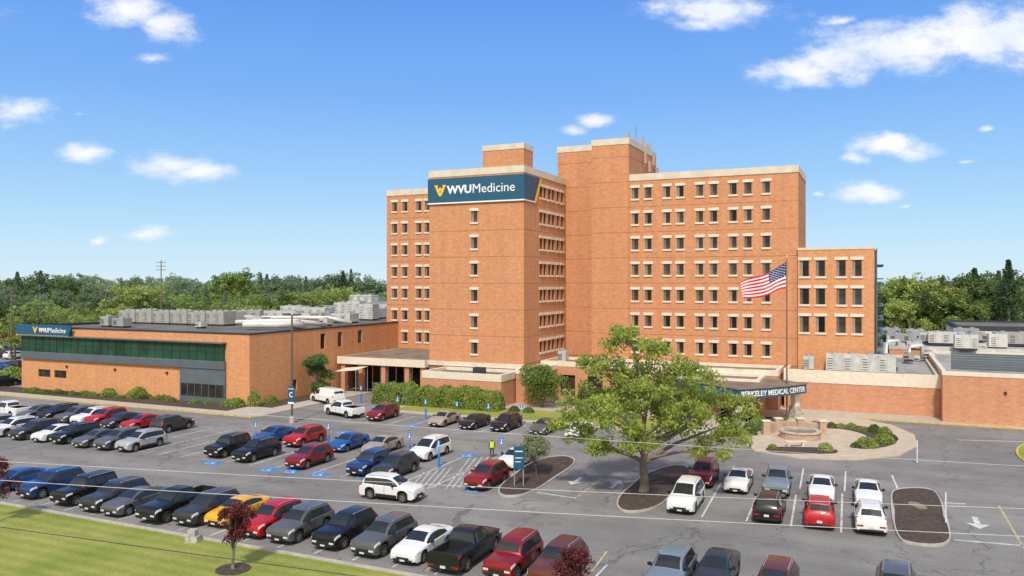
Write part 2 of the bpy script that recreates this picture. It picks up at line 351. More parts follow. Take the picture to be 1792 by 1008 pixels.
# core
vol(hosp,O,-44.5,-37.8,115.1,128,0,36.9,M_brick,M_conc,sides='flrb',cap=.9)
vol(hosp,O,-37.8,-32.2,111.6,127.3,0,36.9,M_brick,M_conc,sides='flrb',cap=.9)
for loc,rz in wins: add_window(hosp,WM,loc,rz)
def merge(lst,par,name,W=WM):
    mats=[]; vs=[];fs=[];ms=[]
    for me in W:
        mats.append(me.materials[0])
    for loc,rz in lst:
        M=Matrix.Translation(loc)@Matrix.Rotation(rz,4,'Z')
        for i,me in enumerate(W):
            b=len(vs); vs+=[tuple(M@v.co) for v in me.vertices]
            for p in me.polygons: fs.append([b+k for k in p.vertices]); ms.append(i)
    me=bpy.data.meshes.new(name); me.from_pydata(vs,[],fs)
    for m in mats: me.materials.append(m)
    me.polygons.foreach_set('material_index',ms)
    o=obj(name,me,parent=par); o['kind']='stuff'; return o
merge(wins_rest,hosp,'window')
mb=MB(); 
mb.box(-57.8-.15-O[0],.15,-.2,-.004,4.35,5.0)
obj('band_course',mb.mesh('band_course',M_conc),parent=hosp)
# roof antennas on the core
M_ant=mat('antenna_brown',(.45,.3,.22),.6)
for (a,b,h) in ((-32.9,113.5,1.2),(-32.8,117.5,.8),(-33.2,122.5,1.9),(-32.9,124.2,1.2),(-33,126.2,1.7)):
    mb=MB(); mb.cyl(a-O[0],b-O[1],36.3,36.9+h,.06,n=6); mb.box(a-O[0]-.18,a-O[0]+.18,b-O[1]-.14,b-O[1]+.14,36.9+h*.3,36.9+h*.95)
    obj('antenna',mb.mesh('antenna',M_ant),parent=hosp)
obj('antenna',MB().cyl(-33.5-O[0],120-O[1],36.3,40.2,.03,n=5).mesh('antenna',M_dark),parent=hosp)
for b,z0 in ((119,34.2),(121.5,33.2),(124,34.5),(126,32.8)): obj('antenna',MB().box(-31.95-O[0],-31.55-O[0],b-O[1],b-O[1]+.35,z0,z0+1.6).cyl(-31.9-O[0],b+.15-O[1],z0-.5,z0+1.9,.05,n=6).mesh('antenna',M_ant),parent=hosp)
# extension
WX=win_meshes(1.12,2.15)
O2=(A1,111.3); EXT=a_of(1530,111.3)
ext=empty('hospital_annex',(*w(*O2),0),TH,'four storey orange brick annex with steel sunshades on its side','building')
xb=[a_of(u,111.3) for u in (1408,1436,1472,1500)]; xr=[10.6,14.25,17.9]
vol(ext,O2,A1,EXT,111.3,131,0,20.6,M_brick2,M_conc,[op(c,z,1.12,2.15) for c in xb for z in xr],sides='frb',cap=.3)
for c in xb:
    for z in xr: add_window(ext,WX,(c-O2[0],0,z),0)
mb=MB(); E=EXT-O2[0]
mb.box(E+.02,E+.2,.8,16,3,20.2); obj('glazed_side',mb.mesh('glazed_side',mat('blue_glass',(.05,.09,.12),.1,spec=.5)),parent=ext)
mb=MB()
for z in np.arange(6,20,1.75): mb.box(E+.21,E+1.1,.6,16.2,z,z+.1)
for y in (.6,5.8,11,16): mb.box(E+.21,E+.35,y,y+.12,4,20.4)
obj('sunshade',mb.mesh('sunshade',M_clad),parent=ext)
# podiums
def building(name,a0,a1,b0,b1,z,label,wm,cm,cap=.6,roofm=None,sides='flrb',fo=(),ro=(),z0=0,rd=.4):
    e=empty(name,(*w(a0,b0),0),TH,label,'building'); vol(e,(a0,b0),a0,a1,b0,b1,z0,z,wm,cm,fo,ro,sides,cap,roofm,rd); return e
pod=building('entrance_wing',-42.9,-11,104.5,111.5,5.05,'single storey brick entrance wing with beige band',M_brick3,M_beige,.7,M_rooftan,'flr',
   fo=[(a,a+2.2,.3,3.2) for a in (-40,-36,-32,-28,-24,-20)])
mb=MB(); mb.box(.3,31,.35,.4,.2,3.3); obj('window',mb.mesh('window',M_glass),parent=pod)
# colonnade canopy
e=empty('walkway_canopy',(*w(-73,97.8),0),TH,'flat roofed covered walkway with beige fascia and brick columns','canopy')
mb=MB(); mb.box(0,15.1,0,17.2,4.0,5.05,0); obj('fascia',mb.mesh('fascia',M_beige),parent=e)
mb=MB(); mb.face([(.3,.3,5.06),(15,.3,5.06),(15,17.1,5.06),(.3,17.1,5.06)]); obj('roof',mb.mesh('roof',M_rooftan),parent=e)
for x in (.5,3.6,7.6,11.6,14.2): obj('column',MB().box(x,x+.7,.3,1,0,4.0).mesh('column',M_brick3),parent=e)
mb=MB(); mb.box(.4,15,4,4.2,0,4); obj('glass_wall',mb.mesh('glass_wall',M_glass),parent=e)
mb=MB()
for x in np.arange(.8,15,1.4): mb.box(x,x+.1,3.9,3.99,0,4)
obj('mullion',mb.mesh('mullion',M_beige),parent=e)
ves=building('entry_vestibule',-55,-43.4,92.3,98.6,4.25,'small flat roofed brick vestibule with beige fascia',M_brick3,M_beige,.9,M_roof,'flr')
obj('roof_hatch',MB().box(6,7.5,3,4,3.8,4.7).mesh('roof_hatch',M_dark),parent=ves)
building('service_wing',-43.2,-40.5,96.5,104.4,4.6,'low brick service wing with beige band',M_brick3,M_beige,.6,sides='flr')
# right low buildings
lw=building('low_wing',-10.5,7.0,106.9,135,5.06,'single storey brick wing with wide beige parapet',M_brick3,M_beige,1.55,M_rooflt)
lr=building('low_annex',7.05,60,103.6,135,5.9,'single storey brick annex with dark louvred roof screen',M_brick3,M_beige,.45,M_rooflt)
mb=MB()
for k in range(7): mb.box(1.0,52,1.6+k*.02,2.2,6.0+k*.28,6.2+k*.28)
obj('roof_screen',mb.mesh('roof_screen',M_clad),parent=lr)
obj('wall_lamp',MB().box(6,6.3,-.15,-.003,3.6,3.9).mesh('wall_lamp',M_dark),parent=lr)
bk=building('rear_wing',2,75,135.2,170,6.4,'low rear hospital wing with grey roof',M_brick3,M_metalw,.5,M_rooflt)
bk=building('rear_hall',14,95,171,196,8.0,'long low hall with dark roof behind the hospital',M_beige,M_dark,.9,M_roof)
# ---------------------------------------------------------------- text helpers
def text_mesh(body,width,mt,bold=0.,ext=.02,height=None):
    cu=bpy.data.curves.new('txt','FONT'); cu.body=body; cu.size=1; cu.extrude=.01; cu.offset=bold; cu.resolution_u=3
    o=bpy.data.objects.new('txt',cu); col.objects.link(o); bpy.context.view_layer.update()
    dg=bpy.context.evaluated_depsgraph_get(); me=bpy.data.meshes.new_from_object(o.evaluated_get(dg)); bpy.data.objects.remove(o)
    co=np.array([v.co[:] for v in me.vertices]); x0,x1=co[:,0].min(),co[:,0].max(); y0,y1=co[:,1].min(),co[:,1].max(); s=width/(x1-x0)
    sy=s if height is None else height/(y1-y0)
    for v in me.vertices:
        x,y,z=v.co; v.co=((x-x0)*s,-z*ext/.01,(y-(0 if height is None else y0))*sy)
    me.materials.clear(); me.materials.append(mt); me.name='lettering'; return me
def logo_mesh(wd,ht,mt):
    mb=MB()
    def st(p,q,t,y=0,t2=None):
        (x0,z0),(x1,z1)=p,q; t2=t if t2 is None else t2
        mb.face([((x0-t)*wd,y,z0*ht),((x0+t)*wd,y,z0*ht),((x1+t2)*wd,y,z1*ht),((x1-t2)*wd,y,z1*ht)])
    # solid interlocked mark: W arms with slab serifs, its legs running into the V below
    st((.07,.98),(.30,.36),.115); st((.93,.98),(.70,.36),.115)
    st((.50,.82),(.34,.36),.07,-.004,.1); st((.50,.82),(.66,.36),.07,-.004,.1)
    mb.face([(x*wd,-.008,z*ht) for x,z in ((-.1,1.06),(.28,1.06),(.24,.90),(-.06,.90))]); mb.face([(x*wd,-.008,z*ht) for x,z in ((.72,1.06),(1.1,1.06),(1.06,.90),(.76,.90))])
    st((.29,.42),(.47,-.14),.14,-.012,.07); st((.71,.42),(.53,-.14),.14,-.016,.07)
    return mb.mesh('logo',mt)
# tower sign
sg=empty('wall_sign',(*w(-57.8,98.9),0),TH,'navy wall sign with white lettering wrapped round the tower corner','sign')
mb=MB(); mb.box(-.1,14.85,-.25,-.01,27.3,30.7,0)
x=14.85; mb.face([(x+.001,-.25,27.3),(x+.001,3.6,27.3),(x+.001,5.6,30.7),(x+.001,-.25,30.7)])
obj('panel',mb.mesh('panel',M_navy),parent=sg)
mb=MB(); mb.box(-.12,14.87,-.27,-.01,27.12,27.3); x=14.88
mb.face([(x,3.2,27.3),(x,3.95,27.3),(x,5.95,30.7),(x,5.3,30.7)],1)
mb.face([(x,-.25,27.12),(x,3.7,27.12),(x,3.7,27.3),(x,-.25,27.3)])
obj('stripe',mb.mesh('stripe',[M_white,M_yel]),parent=sg)
aw=lambda u:a_of(u,98.65)+57.8
o=obj('emblem',logo_mesh(aw(779)-aw(762),1.3,M_yel),(aw(762),-.28,28.4),0,sg)
obj('lettering',text_mesh('WVU',aw(825)-aw(782),M_white,.035,height=1.18),(aw(782),-.27,28.45),0,sg)
obj('lettering',text_mesh('Medicine',aw(901)-aw(827.5),M_white,.0,height=1.24),(aw(827.5),-.27,28.45),0,sg)
# low clinic on the west
bF=79.8; A0=a_of(38,bF); AR=-73.3
cl=empty('clinic_building',(*w(A0,bF),0),TH,'long orange brick clinic with green ribbon window and flat roof','building')
sd=[(b_of(565,AR),6.4,8.6,1.1),(b_of(595,AR),6.4,8.6,1.1),(b_of(630,AR),6.6,8.6,1.1),(b_of(516,AR),1.2,2.6,.9)]
ro=[(b-ww/2,b+ww/2,z0,z1) for b,z0,z1,ww in sd]
fa=lambda u:a_of(u,bF)
small=[(fa(67),fa(88),2.0,3.1),(fa(95),fa(116),2.0,3.1)]
vol(cl,(A0,bF),A0,AR,bF,150,0,9.5,M_brick2,M_dark,small,ro,'frlb',cap=.22,roofm=M_roof,rd=.35)
L=lambda u:fa(u)-A0
for s in small:
    obj('window',MB().box(s[0]-A0,s[1]-A0,.16,.2,s[2],s[3]).mesh('window',M_glass),parent=cl)
for b,z0,z1,ww in sd:
    obj('window',MB().box(AR-A0-.2,AR-A0-.16,b-ww/2-bF,b+ww/2-bF,z0,z1).mesh('window',M_glass),parent=cl)
o=obj('ribbon_window',MB().box(L(42),L(394),-.3,-.02,5.75,8.05).mesh('ribbon_window',M_glassg),parent=cl)
mb=MB(); n=26
for i in range(n+1):
    x=L(42)+(L(394)-L(42))*i/n; mb.box(x-.04,x+.04,-.37,-.302,5.75,8.05)
mb.box(L(42),L(394),-.36,-.303,6.9,6.97)
obj('mullion',mb.mesh('mullion',M_dark),parent=o)
mb=MB(); mb.box(L(40),L(396),-.42,-.02,4.7,5.74); 
for z in (4.95,5.2,5.45): mb.box(L(40),L(396),-.45,-.421,z,z+.05)
obj('spandrel',mb.mesh('spandrel',M_clad),parent=cl)
obj('sunshade',MB().box(L(40),L(397),-.8,-.02,8.06,8.22).mesh('sunshade',M_clad),parent=cl)
obj('cladding',MB().box(L(317),L(396),-.25,-.02,0,4.69).mesh('cladding',M_clad),parent=cl)
o=obj('window',MB().box(L(320),L(394),-.32,-.252,1.0,2.6).mesh('window',M_glass),parent=cl)
mb=MB()
for i in range(7):
    x=L(320)+(L(394)-L(320))*i/6; mb.box(x-.04,x+.04,-.38,-.322,.95,2.65)
obj('mullion',mb.mesh('mullion',M_clad),parent=o)
for x in (10,20,30): obj('wall_lamp',MB().box(x,x+.3,-.2,-.003,3.6,3.9).mesh('wall_lamp',M_dark),parent=cl)
s2=empty('clinic_sign',(*w(A0,bF),0),TH,'navy clinic sign with yellow emblem at the roof edge','sign')
mb=MB(); x1=L(133); x0=-.3
mb.prism([(x0,-.7),(x1-.8,-.7),(x1-.8,-.05),(x0,-.05)],8.25,9.75,bottom=True)
mb.face([(x1-.8,-.7,8.25),(x1-.75,-.7,8.25),(x1,-.7,9.75),(x1-.8,-.7,9.75)])
obj('panel',mb.mesh('panel',M_navy),parent=s2)
obj('stripe',MB().box(x0,x1-.9,-.72,-.702,8.1,8.25).mesh('stripe',M_yel),parent=s2)
obj('emblem',logo_mesh(.9,.75,M_yel),(L(66),-.73,8.68),0,s2)
obj('lettering',text_mesh('WVU',L(92)-L(76),M_white,.03,height=.66),(L(76),-.73,8.68),0,s2)
obj('lettering',text_mesh('Medicine',L(123)-L(92.7),M_white,.0,height=.7),(L(92.7),-.73,8.68),0,s2)
# buildings behind, west
building('rear_block',-112,-76,151,185,11.6,'low rear hospital block with pale metal edge',M_brick3,M_metal,.5,M_rooflt)
building('plant_house',-88,-77,186,205,15.2,'white metal plant house on the hospital rear',M_metalw,M_metalw,.4,M_rooflt)
building('plant_house',-104,-98,188,196,15.5,'pale louvred plant house behind the clinic',M_metalw,M_metal,.4,M_rooflt)
building('rear_shed',-145,-114,188,200,9.5,'long pale shed behind the clinic roof',M_metalw,M_metal,.6,M_rooflt)
# ---------------------------------------------------------------- rooftop units
def hvac(a,b,z,la,lb,h,fans=2,label='pale metal rooftop air handling unit on flat roof',mt=M_metalw):
    e=empty('rooftop_unit',(*w(a,b),z),TH,label,'air conditioning unit','rooftop units')
    mb=MB(); mb.box(-la/2+.1,la/2-.1,-lb/2+.1,lb/2-.1,0,.3,1); mb.box(-la/2,la/2,-lb/2,lb/2,.3,h)
    n=max(2,int(la/.9))
    for i in range(n):
        x=-la/2+la*(i+.5)/n
        if i%2==0:
            for k in range(5): mb.box(x-.32,x+.32,-lb/2-.03,-lb/2-.004,.5+k*(h-.8)/5,.5+k*(h-.8)/5+.07,1)
    for i in range(n+1):
        x=-la/2+la*i/n; mb.box(x-.02,x+.02,-lb/2-.02,-lb/2-.002,.32,h-.02,2)
    obj('housing',mb.mesh('housing',[mt,M_dark,M_metal]),parent=e)
    fm=MB().cyl(0,0,0,.22,.42,n=12,m=0,cap=False).cyl(0,0,0,.1,.4,n=12,m=1).mesh('fan',[M_metal,M_dark])
    for i in range(fans):
        obj('fan',fm,(-la/2+la*(i+.5)/fans,0,h),0,e)
for i in range(6): hvac(-114.5+i*3.9,97,9.15,3.7,2.6,2.2+.15*(i%2),3,mt=M_ugrey)
for (a,b,la,lb,h) in ((-108,87,1.8,1.6,1.7),(-104.5,86.5,2.4,1.6,1.5),(-90,100,3,2,1.4),(-87,107,5,2.2,1.8),(-82,112,4,2.5,1.7),(-95,112,7,2.4,1.9),(-105,115,6,2.5,1.8),(-79,103,1.6,1.4,1.2),(-78,95,1.4,1.2,1.1),(-99,125,8,3,2.1),(-88,128,6,3,2.0),(-80,133,5,3,2.2),(-110,133,5,3,2.1),(-92,142,9,3,2.3),(-79,146,4,3,2.2),(-92,90,1.2,1.2,.9),(-96,101,2.5,2,2.2),(-84,122,3,2,3),(-102,105,2,2,1.5),(-77,126,2,2,1.8),(-96,135,3,2,3.2),(-104,143,5,3,2.6),(-76,118,1.5,1.5,1.4),(-81,99,1.1,1.1,.9),(-86,115,1.4,1.4,1.5),(-90,118,2,1.6,1.6),(-100,109,1.4,1.4,1.2),(-112,108,3,2,1.6)):
    hvac(a,b,9.15,la,lb,h,max(1,int(la/2)),mt=random.choice([M_metalw,M_metal,M_ugrey,M_metalw]))
for (a,b,la,lb,h) in ((-108,155,6,3,2.0),(-99,158,7,3,2.2),(-90,156,5,3,1.8),(-82,160,6,3,2.1),(-95,170,9,4,2.2),(-79,170,5,4,3.4),(-86,166,3,3,2.4),(-102,166,3,2,2.8)):
    hvac(a,b,11.2,la,lb,h,2,mt=random.choice([M_metalw,M_metal]))
for i,(a,h) in enumerate(((-106,4.),(-104.3,4.))):
    e=empty('rooftop_tank',(*w(a,172),11.2),TH,'tall white cylindrical tank on hospital roof','tank','roof tanks')
    obj('shell',MB().cyl(0,0,0,h,.65,n=16).cyl(0,0,h,h+.6,.65,.15,n=16).mesh('shell',M_metalw,True),parent=e)
    obj('support',MB().cyl(0,0,-.02,.3,.8,n=8).mesh('support',M_dark),parent=e)
# ducts
M_duct=mat('duct_metal',(.62,.61,.57),.45,metal=.15,var=.1)
def duct(pts,r,z,label='large silver duct on hospital roof'):
    P=[(*w(a,b),z+dz) for a,b,dz in pts]; c=Vector(P[0])
    me=MB().tube([Vector(p)-c for p in P],r,12).mesh('duct',M_duct,True); tag(obj('roof_duct',me,c),label,'duct','roof ducts')
duct([(-84,90.5,.7),(-81,90.3,.8),(-78.5,91,.8),(-77.2,93,.9),(-76.8,95,.5)],.5,9.15)
duct([(-88,93,.9),(-83,94,1.1),(-79.5,96,1.1),(-78,98,.8),(-77.5,101,.3)],.35,9.15)
duct([(-94,104,1),(-86,104,1.2),(-80,105,1.2),(-77,107,.4)],.35,9.15)
duct([(-112,104,1),(-100,104,1),(-96,106,1)],.35,9.15)
# right roofs units
def hu(u,v,z,la,lb,h,**k):
    a,b=gab(u,v,z); hvac(a,b,z,la,lb,h,**k)
hvac(a_of(1506,109.4),109.4,4.7,8.0,2.0,2.35,fans=4,mt=M_metalw); hvac(a_of(1416,109.4),109.4,4.7,1.3,1.2,1.9,fans=1)
hvac(a_of(1572,109.4),109.4,4.7,1.6,1.4,1.3,fans=1,mt=M_metal)
for (u,v,la,lb,h) in ((1565,618,3,2,1.6),(1600,612,2,2,1.2),(1580,600,4,2,1.5),(1655,603,5,2.5,2),(1690,612,3,2.5,2.2),(1710,598,3,2,1.4),(1745,610,2.4,2.4,2.2),(1625,628,1.6,1.4,1),(1770,604,5,2.5,2),(1602,590,3,2,1.4),(1560,588,3,2,1.4),(1690,590,4,2,1.6),(1640,592,3,2,1),(1620,600,2,2,1.7),(1675,600,1.5,1.5,1.2),(1725,618,2,2,1.5),(1590,632,1.4,1.2,1)):
    hu(u,v,6.2 if v<615 else 5.0,la,lb,h,fans=1 if la<3 else 2,mt=random.choice([M_metalw,M_metal,M_ugrey,M_duct]))
for u,v in ((1550,615),(1675,620),(1720,605),(1590,625),(1610,604),(1735,600)):
    x,y=gp(u,v,5.5); me=MB().tube([(0,0,-.5),(0,0,1.2),(.3,.1,1.6),(2.2,.8,1.6),(2.4,.9,-.3)],.3,10).mesh('duct',M_duct,True)
    tag(obj('roof_duct',me,(x,y,5.5)),'curved silver duct on low hospital roof','duct','roof ducts')
hvac(-40.5,107,4.6,1.2,1.2,1.7,1)
# ---------------------------------------------------------------- entrance canopy
C1=Vector((25.2,89.0)); C2=Vector((34.6,94.0)); d=(C2-C1).normalized(); ang=math.atan2(d.y,d.x); Lc=(C2-C1).length
e=empty('entrance_canopy',(C1.x,C1.y,0),ang,'flat entrance canopy with navy fascia lettering on stone pillars','canopy')
Dp=11.2
mb=MB(); n=10; P=[(Lc*i/n,-.55*math.sin(math.pi*i/n)) for i in range(n+1)]+[(Lc,Dp),(0,Dp)]
mb.prism(P,3.05,4.1,bottom=True)
obj('fascia',mb.mesh('fascia',mat('fascia_blue',(.02,.1,.18),.45,var=.05)),parent=e)
P2=[(p[0]+(.12 if p[0]>=Lc else -.12 if p[0]<=0 else 0),p[1]-.12 if p[1]<1 else p[1]+.1) for p in P]
mb=MB(); mb.prism(P2,4.101,4.2,bottom=True); obj('roof',mb.mesh('roof',mat('canopy_roof',(.2,.15,.11),.9,var=.3,vs=.5)),parent=e)
mb=MB(); mb.box(.3,Lc-.3,.3,Dp-.3,2.95,3.049); obj('soffit',mb.mesh('soffit',M_beige),parent=e)
for x,y in ((.4,.4),(Lc-1.4,.4),(.4,Dp-1.4),(Lc-1.4,Dp-1.4)):
    obj('pillar',MB().box(x,x+1,y,y+1,0,1.5,0).box(x+.15,x+.85,y+.15,y+.85,1.5,2.95,1).mesh('pillar',[M_stone,M_beige]),parent=e)
tm=text_mesh('BERKELEY MEDICAL CENTER',Lc-.7,M_white,.02,height=.62)
for v in tm.vertices: v.co.y-= .55*math.sin(math.pi*(v.co.x+.35)/Lc)
obj('lettering',tm,(.35,-.035,3.27),0,e)
building('entrance_roof',-29,-12.5,98.5,104.4,4.5,'flat roofed entry porch with beige fascia',M_brick3,M_beige,.6,M_rooftan,'flr',fo=[(-27,-24,0.1,3),(-22,-19,.1,3),(-17,-14,.1,3)])
# ---------------------------------------------------------------- pads, kerbs, islands
def pad(name,pts,z,m,kerb=None,inplace=True):
    struct(name,MB().prism(pts,0,z).mesh(name,m),rz=TH)
pad('pavement',[(-150,73.8),(-67.6,73.8),(-66.8,75),(-66.8,97.5),(-73.2,97.5),(-73.2,75.7),(-150,75.7)],.13,M_side)
pad('mulch_bed',[(-150,75.7),(-73.2,75.7),(-73.2,79.8),(-150,79.8)],.15,M_mulch)
struct('kerb',MB().prism([(-150,73.6),(-67.4,73.6),(-67.5,73.8),(-150,73.8)],0,.14).mesh('kerb',M_kerby),rz=TH)
pad('mulch_bed',[(-73.2,79.9),(-69.8,79.9),(-69.8,96),(-73.2,96)],.16,M_mulch)
pad('pavement',[(-56,84),(-19,84),(-14,86.5),(-13,98.4),(-56,98.4)],.12,M_side)
pad('lawn',[(-55,85.2),(-22,85.2),(-20,87),(-20,92),(-55,92)],.15,M_grass)
pad('pavement',[(-11,102.6),(60,102.6),(60,106.9),(-11,106.9)],.13,M_side)
struct('kerb',MB().box(-2,60,102.4,102.6,0,.14).mesh('kerb',M_kerby),rz=TH)
def ellipse(cx,cy,rx,ry,n=40,p=2.0,rot=0):
    P=[]
    for i in range(n):
        t=2*math.pi*i/n; c,s=math.cos(t),math.sin(t)
        x=rx*abs(c)**(2/p)*(1 if c>0 else -1); y=ry*abs(s)**(2/p)*(1 if s>0 else -1)
        P.append((cx+x*math.cos(rot)-y*math.sin(rot),cy+x*math.sin(rot)+y*math.cos(rot)))
    return P
def ringmesh(name,out,inn,z,m):
    mb=MB(); n=len(out)
    for i in range(n):
        j=(i+1)%n
        mb.face([(*out[i],0),(*out[j],0),(*out[j],z),(*out[i],z)]); mb.face([(*out[i],z),(*out[j],z),(*inn[j],z),(*inn[i],z)]); mb.face([(*inn[i],z),(*inn[j],z),(*inn[j],0),(*inn[i],0)])
    struct(name,mb.mesh(name,m))
def hull_island(P,kerbm=M_kerb,top=M_mulch,topname='mulch_bed',kw=.22):
    c=np.mean(P,axis=0); inn=[]
    for p in P:
        v=np.array(p)-c; l=np.linalg.norm(v); inn.append(tuple(c+v*(1-kw/l)))
    ringmesh('kerb',P,inn,.14,kerbm)
    struct(topname,MB().prism([tuple(q) for q in inn],0,.11).mesh(topname,top))
def smooth_poly(pts,it=3):
    for _ in range(it):
        q=[]
        for i in range(len(pts)):
            a,b=pts[i],pts[(i+1)%len(pts)]; q+=[(a[0]*.75+b[0]*.25,a[1]*.75+b[1]*.25),(a[0]*.25+b[0]*.75,a[1]*.25+b[1]*.75)]
        pts=q
    return pts
pg=lambda L:[gp(u,v) for u,v in L]
hull_island(smooth_poly(pg([(868,862),(880,872),(925,868),(985,830),(1012,808),(990,797),(935,806),(885,840)])))
hull_island(smooth_poly(pg([(1076,888),(1095,900),(1150,893),(1185,860),(1215,825),(1190,812),(1130,828),(1085,865)])))
hull_island(smooth_poly(pg([(1566,945),(1600,956),(1655,958),(1668,940),(1645,868),(1625,855),(1570,856),(1556,866)])))
hull_island(smooth_poly(pg([(1775,800),(1830,830),(1900,830),(1900,770),(1830,770),(1780,780)])),M_kerby,M_grass,'lawn')
# plaza
PZ=[gp(u,v) for u,v in [(1250,735),(1285,765),(1320,790),(1400,803),(1500,806),(1575,798),(1606,782),(1600,762),(1560,745),(1500,733),(1470,727),(1560,728),(1640,736),(1640,728),(1500,715),(1400,706),(1300,712)]]
struct('plaza',MB().prism(PZ,0,.12).mesh('plaza',mat('plaza_concrete',(.5,.41,.31),.9,var=.12,vs=1)))
def bed(L,z=.15): struct('mulch_bed',MB().prism(smooth_poly(pg(L)),0,z).mesh('mulch_bed',M_mulch))
bed([(1440,742),(1520,748),(1575,765),(1565,783),(1500,790),(1490,778),(1530,768),(1480,752),(1440,752)])
bed([(1320,760),(1350,750),(1365,735),(1340,730),(1318,735),(1300,748)])
bed([(1340,795),(1440,797),(1470,795),(1460,786),(1340,783)])
# fountain
fx,fy=gp(1400,768)
e=empty('brick_fountain',(fx,fy,.12),0,'low round brick fountain with stone rim and curved brick wall','fountain')
mb=MB(); mb.cyl(0,0,0,.65,2.0,n=28,cap=False); obj('basin',mb.mesh('basin',M_tanbr),parent=e)
mb=MB()
for i in range(28):
    t0,t1=2*math.pi*i/28,2*math.pi*(i+1)/28
    q=lambda r,t,z:(r*math.cos(t),r*math.sin(t),z)
    mb.face([q(2.1,t0,.65),q(2.1,t1,.65),q(2.1,t1,.78),q(2.1,t0,.78)]); mb.face([q(2.1,t0,.78),q(2.1,t1,.78),q(1.6,t1,.78),q(1.6,t0,.78)]); mb.face([q(1.6,t0,.78),q(1.6,t1,.78),q(1.6,t1,.3),q(1.6,t0,.3)])
obj('rim',mb.mesh('rim',mat('tan_stone',(.48,.4,.32),.9,var=.2,vs=2)),parent=e)
obj('water',MB().cyl(0,0,.1,.55,1.6,n=28).mesh('water',mat('fountain_water',(.1,.12,.11),.1)),parent=e)
mb=MB()
for i in range(12):
    t0,t1=R(30+10*i),R(40+10*i); q=lambda r,t,z:(r*math.cos(t),r*math.sin(t),z)
    for r,rr in ((3.2,3.6),):
        mb.prism([q(r,t0,0)[:2],q(rr,t0,0)[:2],q(rr,t1,0)[:2],q(r,t1,0)[:2]],0,1.1)
obj('back_wall',mb.mesh('back_wall',M_tanbr),parent=e)
for t in (30,70,110,150):
    x,y=3.4*math.cos(R(t)),3.4*math.sin(R(t)); obj('pier',MB().box(x-.35,x+.35,y-.35,y+.35,0,1.4).box(x-.42,x+.42,y-.42,y+.42,1.4,1.5,1).mesh('pier',[M_tanbr,M_beige]),parent=e)
# bench
bx,by=gp(1392,783)
e=empty('park_bench',(bx,by,.12),R(5),'small stone bench beside the fountain','bench')
obj('seat',MB().box(-1,1,-.22,.22,.4,.5).mesh('seat',M_beige),parent=e)
for x in (-.8,.65): obj('leg',MB().box(x,x+.15,-.18,.18,0,.4).mesh('leg',M_beige),parent=e)
# ---------------------------------------------------------------- markings
def quadline(mb,p,q,wd=.12,z=.009):
    p=Vector(p);q=Vector(q);n=(q-p).normalized();n=Vector((-n.y,n.x))*wd/2
    mb.face([(*(p-n),z),(*(q-n),z),(*(q+n),z),(*(p+n),z)])
def stalls(b0,b1,a0,a1,st,m=M_line,skew=0):
    mb=MB(); a=a0
    while a<=a1+.01: quadline(mb,w(a,b0),w(a+skew*(b1-b0),b1)); a+=st
    struct('parking_marking',mb.mesh('parking_marking',m))
stalls(38.2,43.6,-90,25,2.72)
stalls(54.3,60.4,-88,-46,2.72); stalls(60.9,66.4,-88,-46,2.72)
stalls(54.3,60.4,-43,-30,2.85); stalls(60.9,66.4,-43,-30,2.85)
stalls(76.6,82.5,-56,-34,2.9)
def sl(lst,name='parking_marking',m=M_line,wd=.13):
    mb=MB()
    for (u0,v0),(u1,v1) in lst: quadline(mb,gp(u0,v0),gp(u1,v1),wd)
    struct(name,mb.mesh(name,m))
sl([((1228,905),(1262,845)),((1306,912),(1325,868)),((1384,921),(1393,866)),((1472,932),(1474,864)),((1270,835),(1285,815)),((1400,855),(1406,820)),((1478,860),(1480,825)),((1561,832),(1572,858))])
sl([((1670,945),(1790,955)),((1652,880),(1690,882)),((1676,770),(1792,773)),((940,862),(1008,872))],wd=.2)
sl([((1010,870),(1052,838)),((1748,885),(1792,960)),((1036,1000),(1062,965)),((745,1000),(760,985)),((930,835),(985,800))],m=M_yline)
sl([((700,760),(950,790)),((780,835),(900,795)),((560,745),(700,757))],m=M_yline,wd=.1)
